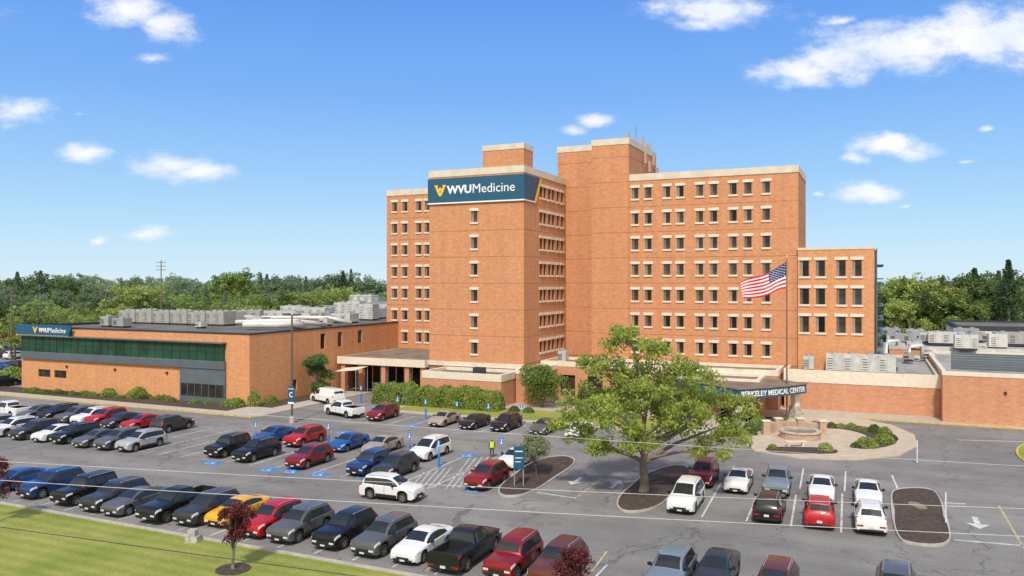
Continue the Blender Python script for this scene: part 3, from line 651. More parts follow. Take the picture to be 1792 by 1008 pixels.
# hatch
sl([((780+i*11,856-i*1),(822+i*11,802-i*1)) for i in range(0,7)]+[((712+i*12,862-i*2),(742+i*12,826-i*2)) for i in range(0,5)],wd=.08)
def arrow(u,v,ang,s=1.3):
    x,y=gp(u,v); mb=MB(); mb.face([(-.12*s,-1*s,0),(.12*s,-1*s,0),(.12*s,.2*s,0),(-.12*s,.2*s,0)]); mb.face([(-.45*s,.2*s,0),(.45*s,.2*s,0),(0,1*s,0)])
    struct('arrow_marking',mb.mesh('arrow_marking',M_line),(x,y,.009),ang)
arrow(1008,842,TH+R(180)); arrow(1077,848,TH); arrow(1710,915,TH+R(180),1.5)
def iso(a,b,rot=TH,s=.75):
    mb=MB(); z=0
    mb.face([(-1.0*s,-1.0*s,0),(1.0*s,-1.0*s,0),(1.0*s,1.0*s,0),(-1.0*s,1.0*s,0)],0)
    h=.004
    for i in range(13):
        t0,t1=R(150+i*18),R(150+(i+1)*18); r0,r1=.42*s,.54*s
        mb.face([(r0*math.cos(t0)-.1*s,r0*math.sin(t0)-.3*s,h),(r1*math.cos(t0)-.1*s,r1*math.sin(t0)-.3*s,h),(r1*math.cos(t1)-.1*s,r1*math.sin(t1)-.3*s,h),(r0*math.cos(t1)-.1*s,r0*math.sin(t1)-.3*s,h)],1)
    def st(p,q,t=.07): 
        p=Vector(p)*s;q=Vector(q)*s;nn=(q-p).normalized();nn=Vector((-nn.y,nn.x))*t*s
        mb.face([(*(p-nn),h+.002),(*(q-nn),h+.002),(*(q+nn),h+.002),(*(p+nn),h+.002)],1)
    st((-.15,.45),(-.08,-.15)); st((-.1,-.13),(.36,-.13)); st((.34,-.1),(.55,-.62)); st((-.12,.2),(.3,.2),.05)
    mb.face([( (-.17+.12*math.cos(k*.7854))*s,(.68+.12*math.sin(k*.7854))*s,h+.002) for k in range(8)],1)
    struct('accessible_parking_marking',mb.mesh('accessible_parking_marking',[M_bline,M_line]),(*w(a,b),.012),rot)
for u,v in ((512,825),(560,830),(637,834),(830,858),(820,797),(372,810),(720,745),(870,752),(600,757),(470,822)):
    a,b=gab(u,v); iso(a,b)
# ---------------------------------------------------------------- vehicles
def interp(keys,x):
    if x<=keys[0][0]: return keys[0][1:]
    for k in range(len(keys)-1):
        a,b=keys[k],keys[k+1]
        if x<=b[0]:
            t=(x-a[0])/(b[0]-a[0]); return tuple(a[i]*(1-t)+b[i]*t for i in range(1,5))
    return keys[-1][1:]
SPEC={
'sedan':dict(L=4.7,W=1.84,cl=.18,r=.345,wf=.93,wr=3.7,cowl=1.28,rf=2.05,rr=3.3,rb=4.2,
 keys=[(0,.66,.52,.76,.80),(.04,.80,.68,.82,.89),(.18,.88,.79,.85,.95),(.6,.95,.87,.87,.99),(1.15,1.01,.93,.87,1),(1.28,1.03,.95,.86,1),(1.65,1.24,.97,.75,1),(2.05,1.405,.98,.69,1),(2.4,1.46,.99,.68,1),(2.95,1.45,1.0,.67,1),(3.3,1.39,1.01,.68,1),(3.8,1.24,1.03,.72,1),(4.2,1.12,1.04,.79,.98),(4.55,1.1,1.01,.82,.95),(4.66,1.02,.86,.83,.92),(4.7,.76,.62,.82,.88)],
 sw=[(1.5,2.38),(2.43,3.2),(3.24,3.66)]),
'suv':dict(L=4.68,W=1.9,cl=.23,r=.37,wf=.93,wr=3.68,cowl=1.3,rf=2.0,rr=4.22,rb=4.52,
 keys=[(0,.76,.62,.77,.84),(.04,.95,.84,.82,.91),(.18,1.05,.96,.85,.96),(.6,1.1,1.02,.87,.99),(1.15,1.15,1.07,.87,1),(1.3,1.17,1.09,.86,1),(1.62,1.43,1.1,.76,1),(1.95,1.63,1.1,.72,1),(2.35,1.72,1.11,.72,1),(3.5,1.71,1.12,.71,1),(4.22,1.65,1.13,.71,.99),(4.52,1.2,1.11,.8,.97),(4.63,1.05,.95,.84,.94),(4.68,.8,.7,.84,.9)],
 sw=[(1.52,2.42),(2.47,3.32),(3.37,4.15)]),
'boxy':dict(L=4.5,W=1.86,cl=.28,r=.38,wf=.85,wr=3.6,cowl=1.4,rf=1.8,rr=4.2,rb=4.4,
 keys=[(0,.85,.75,.8,.88),(.04,1.02,.93,.84,.94),(.15,1.1,1.0,.86,.97),(.6,1.13,1.04,.88,.99),(1.4,1.18,1.09,.88,1),(1.6,1.5,1.1,.8,1),(1.8,1.68,1.1,.76,1),(2.2,1.78,1.11,.76,1),(3.6,1.78,1.12,.76,1),(4.2,1.75,1.12,.76,.99),(4.4,1.2,1.1,.84,.98),(4.47,1.05,.95,.86,.96),(4.5,.8,.7,.86,.93)],
 sw=[(1.62,2.42),(2.48,3.25),(3.31,4.12)]),
'minivan':dict(L=5.1,W=1.98,cl=.2,r=.36,wf=.95,wr=3.98,cowl=1.15,rf=2.15,rr=4.65,rb=4.95,
 keys=[(0,.7,.57,.76,.81),(.05,.88,.76,.81,.9),(.25,.98,.89,.85,.96),(.8,1.09,1.0,.86,1),(1.15,1.14,1.04,.85,1),(1.65,1.45,1.05,.76,1),(2.15,1.7,1.06,.72,1),(2.6,1.78,1.07,.72,1),(4.0,1.77,1.08,.72,1),(4.65,1.7,1.09,.72,.98),(4.95,1.2,1.1,.8,.96),(5.06,1.0,.9,.84,.93),(5.1,.75,.65,.84,.89)],
 sw=[(1.55,2.6),(2.66,3.6),(3.65,4.55)]),
'cargo':dict(L=5.7,W=2.02,cl=.26,r=.38,wf=.95,wr=4.4,cowl=.95,rf=1.75,rr=5.5,rb=5.62,
 keys=[(0,.8,.7,.78,.86),(.05,1.0,.9,.82,.93),(.3,1.12,1.03,.86,.98),(.95,1.25,1.15,.86,1),(1.35,1.6,1.17,.8,1),(1.75,1.9,1.18,.78,1),(2.2,2.05,1.2,.78,1),(5.0,2.05,1.2,.78,1),(5.5,2.0,1.2,.78,.99),(5.62,1.3,1.2,.86,.98),(5.67,1.1,1.0,.88,.97),(5.7,.8,.7,.88,.95)],
 sw=[(1.4,2.3)]),
'pickup':dict(L=5.8,W=2.0,cl=.32,r=.4,wf=1.0,wr=4.65,cowl=1.5,rf=2.15,rr=3.5,rb=3.68,
 keys=[(0,.85,.75,.8,.88),(.05,1.06,.96,.84,.94),(.2,1.15,1.06,.87,.98),(1.3,1.24,1.15,.88,1),(1.5,1.26,1.17,.87,1),(1.85,1.58,1.18,.76,1),(2.15,1.79,1.18,.71,1),(2.5,1.88,1.18,.71,1),(3.25,1.87,1.18,.71,1),(3.5,1.8,1.18,.72,1),(3.68,1.27,1.18,.86,1),(5.7,1.27,1.18,.9,1),(5.77,1.22,1.1,.9,.99),(5.8,.7,.6,.88,.97)],
 sw=[(1.75,2.55),(2.6,3.42)])}
def build_type(kind):
    S=SPEC[kind]; L,W,cl,r=S['L'],S['W'],S['cl'],S['r']; keys=S['keys']
    def zb(x):
        z=cl+(.1 if x<.1 or x>L-.1 else 0)
        for c in (S['wf'],S['wr']):
            d=abs(x-c); R_=r+.07
            if d<R_: z=max(z,r+math.sqrt(max(0,R_*R_-d*d))-.0)
        return z
    def ring(x):
        zt,zbe,tw,wd=interp(keys,x); hw=W/2*wd; z0=zb(x); dz=min(.12,(zt-zbe)*.35); zm=max(z0+.04,z0*.5+zbe*.5)
        return [(0,z0),(.8*hw,z0),(hw*.985,min(z0+.05,zbe-.12)),(hw,max(min(zm,zbe-.1),z0+.06)),(hw*.985,zbe-.05),(hw*.945,zbe),(hw*tw,zt-dz),(hw*tw*.84,zt),(0,zt+.025)]
    def Sf(x,s,off=0):
        q=ring(x); i=min(int(s),7); t=s-i; y=q[i][0]*(1-t)+q[i+1][0]*t; z=q[i][1]*(1-t)+q[i+1][1]*t
        if off:
            dy=q[i+1][0]-q[i][0]; dz=q[i+1][1]-q[i][1]; l=math.hypot(dy,dz)+1e-6; y+=off*dz/l; z-=off*dy/l
        return y,z
    xs=sorted({k[0] for k in keys}|{c+d for c in (S['wf'],S['wr']) for d in (-(r+.075),-(r+.06),-r*.9,-r*.6,-r*.3,0,r*.3,r*.6,r*.9,r+.06,r+.075)})
    yy=lambda x:L/2-x
    mb=MB(); rings=[]
    for x in xs:
        q=ring(x); pts=[(p[0],yy(x),p[1]) for p in q]+[(-p[0],yy(x),p[1]) for p in reversed(q[1:8])]
        b=len(mb.v); mb.v+=pts; rings.append(b)
    n=16
    for i in range(len(xs)-1):
        for k in range(n):
            k2=(k+1)%n
            if kind=='pickup' and xs[i]>=3.679 and xs[i+1]<=5.701 and k in (7,8): continue
            zlow=k in(0,15,1,14)
            mb.f.append((rings[i]+k,rings[i]+k2,rings[i+1]+k2,rings[i+1]+k)); mb.m.append(1 if zlow else 0); mb.uv.append([(0,0)]*4)
    for e_ in (0,-1):
        mb.f.append(tuple(rings[e_]+k for k in range(n))); mb.m.append(0); mb.uv.append([(0,0)]*n)
    body=mb.mesh('body',[M_white,M_blk],True)
    body.set_sharp_from_angle(angle=R(32))
    parts=[]
    def patch(x0,x1,s0,s1,mt,name,side,off=.012,nx=4,ns=2,mb=None):
        own=mb is None
        if own: mb=MB()
        X=sorted({x0,x1}|{x for x in xs if x0<x<x1}|{x0+(x1-x0)*i/nx for i in range(nx+1)})
        for i in range(len(X)-1):
            for j in range(ns):
                a=s0+(s1-s0)*j/ns; b=s0+(s1-s0)*(j+1)/ns
                P=[]
                for x,s in ((X[i],a),(X[i+1],a),(X[i+1],b),(X[i],b)):
                    y,z=Sf(x,s,off); P.append((side*y,yy(x),z))
                mb.face(P)
        if own: parts.append((name,mb.mesh(name,mt,False),mt))
    for side in (1,-1):
        for i,(x0,x1) in enumerate(S['sw']): patch(x0,x1,5.1,5.92,M_cglass,'side_window',side,.016)
    for nm,x0,x1 in (('windshield',S['cowl']+.04,S['rf']-.02),('rear_window',S['rr']+.04,S['rb']-.03)):
        mb=MB(); 
        for side in (1,-1): patch(x0,x1,7.0,8,M_cglass,nm,side,.014,mb=mb)
        parts.append((nm,mb.mesh(nm,M_cglass),M_cglass))
    for side in (1,-1):
        mb=MB(); patch(.03,.5,3.75,4.9,M_head,'headlight',side,.01,mb=mb)
        q=ring(0); z1=q[4][1]; hw=q[3][0]
        mb.box(min(side*hw*.58,side*hw*.97),max(side*hw*.58,side*hw*.97),L/2+.002,L/2+.02,z1-.08,z1+.03)
        parts.append(('headlight',mb.mesh('headlight',M_head),M_head))
        mb=MB(); tall=kind in('suv','boxy','minivan','cargo','pickup')
        patch(L-.32,L-.03,3.9,4.9,M_tail,'taillight',side,.01,mb=mb)
        if tall and kind!='pickup': patch(S['rb']-.12,S['rb']+.03,4.9,5.8,M_tail,'taillight',side,.012,mb=mb)
        q=ring(L); z1=q[4][1]; hw=q[3][0]
        mb.box(min(side*hw*.55,side*hw*.97),max(side*hw*.55,side*hw*.97),-L/2-.02,-L/2-.002,z1-.06,z1+.04)
        parts.append(('taillight',mb.mesh('taillight',M_tail),M_tail))
        hwm=W/2; x=S['cowl']+.42; zz=interp(keys,x)[1]
        mb=MB(); mb.prism([(side*(hwm-.04),yy(x)-.07),(side*(hwm+.16),yy(x)-.05),(side*(hwm+.18),yy(x)+.05),(side*(hwm-.04),yy(x)+.08)],zz+.0,zz+.16,bottom=True)
        parts.append(('wing_mirror',mb.mesh('wing_mirror',M_blk),M_blk))
    q=ring(0); hw=q[3][0]
    mb=MB(); mb.box(-hw*.56,hw*.56,L/2+.002,L/2+.018,q[4][1]-.17,q[4][1]+.03); mb.box(-hw*.85,hw*.85,L/2+.002,L/2+.03,q[0][1]+.0,q[0][1]+.12)
    mb.box(-.16,.16,L/2+.032,L/2+.04,q[0][1]+.0,q[0][1]+.1,1)
    parts.append(('grille',mb.mesh('grille',[M_blk,M_plate]),M_blk))
    q=ring(L); mb=MB(); zp=q[4][1]-.12; mb.box(-.16,.16,-L/2-.03,-L/2-.004,zp,zp+.14)
    parts.append(('licence_plate',mb.mesh('licence_plate',M_plate),M_plate))
    mb=MB(); mb.box(-hw*.9,hw*.9,-L/2-.025,-L/2-.003,q[0][1]+.0,q[0][1]+.12); parts.append(('rear_bumper',mb.mesh('rear_bumper',M_blk),M_blk))
    # black window surround, door seams, sill trim
    for side in (1,-1):
        if kind!='cargo': patch(S['cowl']+.1,S['sw'][-1][1]+.09,5.03,5.96,M_blk,'window_surround',side,.007)
        mb=MB()
        for x0,x1 in S['sw'][:2]:
            X=x1+.03; P=[]
            for s in (2.3,3,4,5): 
                y,z=Sf(X,s,.006); P.append((side*y,z))
            for i in range(3):
                mb.face([(P[i][0],yy(X)-.012,P[i][1]),(P[i][0],yy(X)+.012,P[i][1]),(P[i+1][0],yy(X)+.012,P[i+1][1]),(P[i+1][0],yy(X)-.012,P[i+1][1])])
        patch(S['wf']+r+.1,S['wr']-r-.1,2.0,2.35 if kind!='suv' else 2.6,M_blk,'x',side,.008,mb=mb)
        if kind in('suv','boxy'):
            for c in (S['wf'],S['wr']): patch(c-r-.06,c+r+.06,2.05,2.7,M_blk,'x',side,.008,mb=mb)
        parts.append(('side_trim',mb.mesh('side_trim',M_blk),M_blk))
    if kind in('suv','boxy','minivan'):
        for side in (1,-1):
            mb=MB()
            X=[S['rf']+.25,S['rf']+.3,S['rr']-.3,S['rr']-.2]; P=[(side*Sf(x,6.8)[0],yy(x),Sf(x,6.8)[1]+(.05 if 0<i<3 else 0)) for i,x in enumerate(X)]
            mb.tube(P,.022,5)
            parts.append(('roof_rail',mb.mesh('roof_rail',M_metal),M_metal))
    if kind=='pickup':
        hw=W/2*.86*.84; y0,y1=yy(5.7),yy(3.7); mb=MB()
        P=lambda x,y,z:(x,y,z)
        mb.face([P(-hw,y0,.8),P(hw,y0,.8),P(hw,y1,.8),P(-hw,y1,.8)])
        for xx in (-hw,hw): mb.face([P(xx,y0,.8),P(xx,y1,.8),P(xx,y1,1.275),P(xx,y0,1.275)])
        for y in (y0,y1): mb.face([P(-hw,y,.8),P(hw,y,.8),P(hw,y,1.29),P(-hw,y,1.29)])
        parts.append(('truck_bed',mb.mesh('truck_bed',M_blk),M_blk))
    # wheel
    mb=MB(); n=20; prof=[(r*.62,-.1),(r*.93,-.11),(r,-.07),(r,.07),(r*.93,.11),(r*.62,.1)]
    for i in range(n):
        t0,t1=2*math.pi*i/n,2*math.pi*(i+1)/n
        for k in range(5):
            (ra,xa),(rb_,xb_)=prof[k],prof[k+1]
            mb.face([(xa,ra*math.cos(t0),ra*math.sin(t0)),(xa,ra*math.cos(t1),ra*math.sin(t1)),(xb_,rb_*math.cos(t1),rb_*math.sin(t1)),(xb_,rb_*math.cos(t0),rb_*math.sin(t0))])
    tyre=mb.mesh('tyre',M_tyre)
    mb=MB()
    for sx in (-.06,.06):
        mb.face([(sx,r*.63*math.cos(2*math.pi*i/n),r*.63*math.sin(2*math.pi*i/n)) for i in range(n)],1)
    for sx in (-.085,.085):
        for k in range(5):
            t=2*math.pi*k/5; c,s=math.cos(t),math.sin(t); o1=.16*r; 
            mb.face([(sx,c*.05-s*o1,s*.05+c*o1),(sx,c*.05+s*o1,s*.05-c*o1),(sx,c*r*.62+s*o1*.7,s*r*.62-c*o1*.7),(sx,c*r*.62-s*o1*.7,s*r*.62+c*o1*.7)],0)
        for i in range(n):
            t0,t1=2*math.pi*i/n,2*math.pi*(i+1)/n
            mb.face([(sx*1.1,q_*r*math.cos(t),q_*r*math.sin(t)) for q_,t in ((.56,t0),(.66,t0),(.66,t1),(.56,t1))],0)
    rim=mb.mesh('rim',[M_rim,M_blk])
    return dict(body=body,parts=parts,tyre=tyre,rim=rim,S=S)
TYPES={k:build_type(k) for k in SPEC}
PC={'white':(.72,.72,.71),'black':(.014,.014,.014),'grey':(.11,.112,.112),'silver':(.42,.43,.43),'red':(.42,.012,.015),'dark red':(.24,.012,.014),
'blue':(.02,.1,.33),'dark blue':(.015,.05,.16),'yellow':(.75,.38,.02),'tan':(.4,.34,.27),'slate':(.2,.25,.28),'brown':(.14,.04,.03),'charcoal':(.045,.044,.043)}
PM={k:mat('car_paint_'+k.replace(' ','_'),v,.36,metal=.0 if k in('white','red','yellow') else .2,var=.03,coat=.35,spec=.35) for k,v in PC.items()}
KN={'sedan':'sedan','suv':'SUV','boxy':'boxy SUV','minivan':'minivan','cargo':'cargo van','pickup':'pickup truck'}
NM={'sedan':'parked_car','suv':'parked_car','boxy':'parked_car','minivan':'parked_minivan','cargo':'cargo_van','pickup':'pickup_truck'}
def car(kind,colr,a,b,rot,where='parked in a painted stall',group='cars in the hospital car park',xy=None):
    T=TYPES[kind]; S=T['S']; loc=w(a,b) if xy is None else xy
    e=empty(NM[kind],(*loc,.009),rot,f'{colr} {KN[kind]} {where}',{'minivan':'minivan','cargo':'van','pickup':'pickup truck'}.get(kind,'car'),group)
    o=obj('body',T['body'],parent=e); o.material_slots[0].link='OBJECT'; o.material_slots[0].material=PM[colr]
    for nm,me,mt in T['parts']: obj(nm,me,parent=e)
    for sx in (-1,1):
        for x in (S['wf'],S['wr']):
            wq=obj('wheel',None,(sx*(S['W']/2-.12),S['L']/2-x,S['r']),0,e); wq.empty_display_size=.2
            obj('tyre',T['tyre'],parent=wq); obj('rim',T['rim'],parent=wq)
    e.scale=(1,1,1); return e
Fd=TH+math.pi; Bd=TH   # facing the camera side / facing the hospital
def row(b,lst,extra=0):
    for it in lst:
        u,kind,c,dr=it[:4]; bb=b+(it[4] if len(it)>4 else random.uniform(-.25,.25)); dd=it[5] if len(it)>5 else 'parked in a painted stall'
        car(kind,c,a_of(u,bb),bb,(Fd if dr=='f' else Bd)+R(random.uniform(-1.2,1.2)+extra),dd+(' nose out' if dr=='f' else ' nose in'))
row(40.8,[(30,'sedan','blue','f'),(92,'suv','dark blue','f'),(150,'boxy','black','f'),(203,'suv','charcoal','f'),(240,'sedan','grey','f'),(314,'pickup','black','f'),(366,'suv','charcoal','f'),(418,'sedan','yellow','f',.9),
 (478,'suv','red','f'),(528,'suv','grey','f'),(606,'suv','black','f'),(674,'suv','grey','f'),(741,'sedan','white','f'),(817,'pickup','black','b'),(899,'boxy','dark red','f'),(978,'suv','brown','f')],0)
row(42.,[(1175,'suv','slate','f',.1),(1255,'sedan','charcoal','f',1.6),(1358,'suv','brown','f',.2),(1568,'suv','grey','f',2.0),(1745,'suv','silver','f',1.2)])
row(55.4,[(-18,'suv','silver','f'),(25,'suv','white','f'),(62,'suv','charcoal','f'),(100,'sedan','white','f'),(133,'suv','black','f'),(172,'sedan','grey','f'),(210,'suv','grey','f'),(248,'suv','silver','f')])
row(63.6,[(-30,'sedan','silver','f'),(70,'sedan','grey','f'),(105,'suv','black','f'),(135,'suv','grey','f'),(163,'suv','white','f'),(187,'suv','red','f'),(215,'sedan','charcoal','f'),(250,'sedan','red','f'),(302,'suv','charcoal','b')])
car('pickup','white',*gab(18,717,.8),TH+R(85))
row(56.9,[(400,'boxy','black','f'),(450,'suv','black','f'),(542,'suv','dark red','f'),(648,'boxy','dark blue','f'),(693,'suv','charcoal','f'),(852,'suv','dark red','f')])
row(64.1,[(480,'sedan','blue','f'),(534,'suv','red','f'),(610,'sedan','blue','f'),(670,'sedan','tan','f'),(753,'minivan','white','f'),(903,'sedan','white','f')])
row(79.3,[(670,'suv','dark red','f'),(778,'sedan','tan','f'),(831,'sedan','black','f'),(886,'suv','black','f'),(953,'sedan','grey','f'),(1014,'sedan','white','f')])
row(57.4,[(1201,'minivan','white','f'),(1347,'suv','black','b'),(1434,'suv','red','b'),(1522,'suv','white','b')],2.5)
row(64.3,[(1232,'suv','dark red','f',.5),(1293,'sedan','white','f'),(1361,'suv','slate','f',.4),(1438,'sedan','white','f'),(1519,'sedan','white','f')],2.5)
car('pickup','white',*gab(602,716,.8),TH+R(72),'driving past the hedge')
car('cargo','white',*gab(573,692,1.),TH+R(70),'driving out of the side lane')
car('suv','white',*gab(686,853,.8),TH+R(-88),'driving along the parking aisle')
for u,v,c,k in ((10,590,'red','sedan'),(15,606,'silver','suv'),(8,620,'charcoal','suv'),(28,622,'white','suv'),(30,600,'grey','sedan'),(6,640,'blue','sedan'),(25,640,'black','suv'),(5,668,'black','suv'),(22,662,'charcoal','sedan'),(12,578,'white','sedan'),(32,588,'dark red','suv'),(22,612,'dark blue','sedan')):
    car(k,c,*gab(u,v,.7),TH+R(90*random.randint(0,1)),'standing in the far side lot','cars in the far lot')
# ---------------------------------------------------------------- foliage
def quadmesh(name,V,mt):
    V=np.asarray(V,dtype=np.float32); n=len(V); me=bpy.data.meshes.new(name)
    me.vertices.add(n*4); me.vertices.foreach_set('co',V.reshape(-1)); me.loops.add(n*4); me.loops.foreach_set('vertex_index',np.arange(n*4,dtype=np.int32))
    me.polygons.add(n); me.polygons.foreach_set('loop_start',np.arange(0,n*4,4,dtype=np.int32)); me.polygons.foreach_set('loop_total',np.full(n,4,dtype=np.int32))
    me.materials.append(mt); me.update(calc_edges=True); me.validate(); return me
def leaves(C,size,asp=.55,up=0.):
    n=len(C); d=rng.normal(size=(n,3)); d[:,2]+=up; d/=np.linalg.norm(d,axis=1)[:,None]
    e=rng.normal(size=(n,3)); e-=(e*d).sum(1)[:,None]*d; e/=np.linalg.norm(e,axis=1)[:,None]
    f=np.cross(d,e); s=(size*rng.uniform(.6,1.3,n))[:,None]
    return np.stack([C-e*s,C-f*s*asp,C+e*s,C+f*s*asp],1)
def clusters(cs,rad,per,flat=.7):
    P=[]
    for c in cs:
        r=rad*rng.uniform(.6,1.3); q=rng.normal(size=(per,3)); q/=np.linalg.norm(q,axis=1)[:,None]; q*=(rng.uniform(0,1,per)**.45)[:,None]*r; q[:,2]*=flat; P.append(q+c)
    return np.concatenate(P)
def lobecenters(lobes,n):
    L_=np.array(lobes); wts=L_[:,3]**2; wts/=wts.sum(); out=[]
    for i in rng.choice(len(L_),n,p=wts):
        q=rng.normal(size=3); q/=np.linalg.norm(q); q[2]=q[2] if q[2]>-.5 else -q[2]
        out.append(L_[i,:3]+q*L_[i,3]*rng.uniform(.55,1.)*np.array([1,1,.8]))
    return np.array(out)
def limbs(th,targets,r0,fork,curve=.25,rk=.42):
    mb=MB(); mb.tube([(0,0,-.1),(0.03,0,fork*.3),(-.05,.03,fork*.7),(0,0,fork)],[r0*1.35,r0,r0*.9,r0*.8],9)
    for t in targets:
        t=Vector(t); s=Vector((0,0,fork*random.uniform(.75,1.0))); mid=s.lerp(t,.5)+Vector((0,0,curve*(t-s).length*.3)); 
        rr=r0*rk; mb.tube([s,s.lerp(mid,.5),mid,mid.lerp(t,.5)+Vector((random.uniform(-.2,.2),random.uniform(-.2,.2),0)),t],[rr,rr*.8,rr*.6,rr*.35,rr*.12],6)
    return mb
# big shade tree: central leader, side limbs leaving it at different heights, twigs to the leaf clusters
tx,ty=gp(1127,862)
lobes=[(-1.4,0,11.4,1.7),(.8,.5,10.2,1.9),(-3.3,.6,8.9,2.0),(3.6,0,8.2,2.2),(-4.9,-.4,6.3,1.8),(5.6,.3,5.9,2.1),(0,1.5,8.0,2.5),(-2.8,-2.3,6.0,2.),(2.8,-2.5,5.6,2.1),(6.4,-.8,4.0,1.5),(-4.9,.5,4.1,1.4),(-1.,-2.9,4.4,1.6),(0,3.2,6,2.2),(-2.8,2.6,6,1.9),(3.2,2.6,6,2.),(7.2,-.3,6.6,1.2),(6.9,0,5.2,1.1),(-6.3,0,4.8,.9),(4.6,-1.8,3.4,1.4),(-3.4,-1,3.4,1.1),(0,-1.8,7.4,1.9),(1.8,-1,4.6,1.3)]
cs=lobecenters(lobes,440)
big=empty('shade_tree',(tx,ty,.1),0,'large light green leafy shade tree on mulched kerbed island','tree')
mb=MB(); lead=[Vector(p) for p in ((0,0,-.1),(.05,0,.6),(-.04,.03,1.8),(.05,0,2.8),(-.1,.1,4.4),(.15,.0,6.2),(-.15,.1,8.2),(-.5,.1,10.),(-1.1,.1,11.6))]
mb.tube(lead,[.44,.33,.3,.28,.2,.15,.11,.07,.03],9)
def leadpt(z):
    for i in range(len(lead)-1):
        if lead[i].z<=z<=lead[i+1].z: return lead[i].lerp(lead[i+1],(z-lead[i].z)/(lead[i+1].z-lead[i].z))
    return lead[-1]
for l in lobes:
    t=Vector(l[:3]); hd=math.hypot(t.x,t.y)
    if hd<.9: continue
    s=leadpt(max(2.3,min(9.5,t.z-hd*random.uniform(.4,.65)))); n_=6; r0=.04+.02*(t-s).length; j=Vector((random.uniform(-.4,.4),random.uniform(-.4,.4),random.uniform(0,.5)))
    P=[s.lerp(t,k/n_)+j*math.sin(math.pi*k/n_)+Vector((random.uniform(-.1,.1),random.uniform(-.1,.1),random.uniform(-.1,.1))) for k in range(n_+1)]
    mb.tube(P,[r0*(1-.85*k/n_) for k in range(n_+1)],6)
LB=np.array([l[:3] for l in lobes])
for c in cs[:260]:
    k=np.argmin(((LB-c)**2).sum(1)); s=Vector(LB[k]); t=Vector(c); m_=s.lerp(t,.5)+Vector((0,0,.15)); mb.tube([s,m_,t],[.025,.018,.008],4)
obj('trunk',mb.mesh('trunk',M_bark,True),parent=big)
obj('crown',quadmesh('crown',leaves(clusters(cs,.72,60,.65),.14),M_leaf),parent=big)
def tree(name,u,v,h,wd,mt,label,cat='tree',n=60,per=60,ls=.14,base=.25,fork=None,z=.1,ck=.14,group=None):
    x,y=gp(u,v); e=empty(name,(x,y,z),random.uniform(0,6),label,cat,group)
    fork=fork or h*.25
    lob=[(random.uniform(-.25,.25)*wd,random.uniform(-.25,.25)*wd,h*random.uniform(base+.18,.82),wd*random.uniform(.2,.3)) for _ in range(8)]+[(0,0,h*.78,wd*.22)]
    c=lobecenters(lob,n)
    obj('trunk',limbs(0,[tuple(q) for q in c[:14]],h*.015+.02,fork).mesh('trunk',M_bark,True),parent=e)
    obj('crown',quadmesh('crown',leaves(clusters(c,wd*ck,per,.8),ls),mt),parent=e); return e
tree('small_tree',938,832,3.7,4.0,M_leaf2,'young grey green tree on kerbed mulch island',n=80,per=45,ls=.1,ck=.11)
tree('plum_tree',408,997,3.9,2.7,M_plum,'small purple leaved plum tree on the lawn',n=80,per=55,ls=.07,fork=1.2,ck=.11)
tree('plum_tree',-10,915,4.6,3.2,M_plum,'purple leaved plum tree at the lawn edge',n=70,per=50,ls=.08,ck=.11)
tree('plum_tree',1000,1062,2.9,2.6,M_plum,'purple leaved plum tree near the parked cars',n=70,per=50,ls=.07,ck=.11)
tree('ornamental_tree',950,713,5.2,6.4,M_leafm,'drooping light green ornamental tree by the hospital wall',n=130,per=70,ls=.14,base=-.05)
tree('ornamental_tree',555,697,6.3,4.6,M_leafd,'dense dark evergreen tree beside the clinic wall',n=150,per=80,ls=.13,base=-.1)
for u,v in ((1100,735),(1060,728),(1180,740),(1020,725)):
    tree('ornamental_tree',u,v,3.2,4,M_leafm,'low leafy tree by the entrance drive',n=40,per=45,ls=.14,base=0.)
x,y=gp(408,997); struct('mulch_bed',MB().prism(ellipse(x,y,.95,.95,20),0,.06).mesh('mulch_bed',M_mulch))
# stone on the lawn
x,y=gp(338,948); mb=MB(); mb.prism([(-.4,-.3),(.35,-.35),(.45,.3),(-.3,.35)],0,.35).prism([(-.25,-.2),(.2,-.25),(.25,.2),(-.2,.2)],.35,.75)
tag(obj('lawn_stone',mb.mesh('lawn_stone',M_stone),(x,y,.02)),'pale stone marker standing on the lawn','stone')
# shrubs
def shrubmesh(rx,ry,h,n,ls,mt,boxy=2.0):
    q=rng.normal(size=(n,3)); q/=np.linalg.norm(q,axis=1)[:,None]; q[:,2]=np.abs(q[:,2])
    k=rng.uniform(.86,1.05,n)+.06*np.sin(q[:,0]*7)*np.cos(q[:,1]*6)
    C=q*k[:,None]*np.array([rx,ry,h]); V=leaves(C,ls)
    return quadmesh('shrub',V,mt)
SH=[shrubmesh(1,1,1,1100,.1,m) for m in (M_hedge,M_leafd,M_leafm,M_leafl)]
def shrub(u,v,r,h,k=0,label='rounded clipped green shrub in mulch bed'):
    x,y=gp(u,v); o=obj('shrub',SH[k],(x,y,.1),random.uniform(0,6)); o.scale=(r,r,h); tag(o,label,'shrub','garden shrubs')
for u,v,r,h in ((190,696,1.1,1.2),(242,698,1.35,1.5),(412,713,1.2,1.1),(475,707,.9,1.0),(398,712,.9,.9),(100,690,.7,.7),(60,687,.7,.7),(300,704,.7,.6),(340,708,.7,.6),(20,672,2.2,2.6),(150,692,.7,.6),(365,710,.6,.6)): shrub(u,v,r,h)
shrub(445,712,.9,1.9,3,'golden upright shrub by the clinic corner')
for u in range(45,310,9): shrub(u,685.5+u*.053+random.uniform(-1,1),random.uniform(.4,.7),random.uniform(.4,.7),random.choice([0,1,1,2]),'low dark ground cover shrub by the clinic')
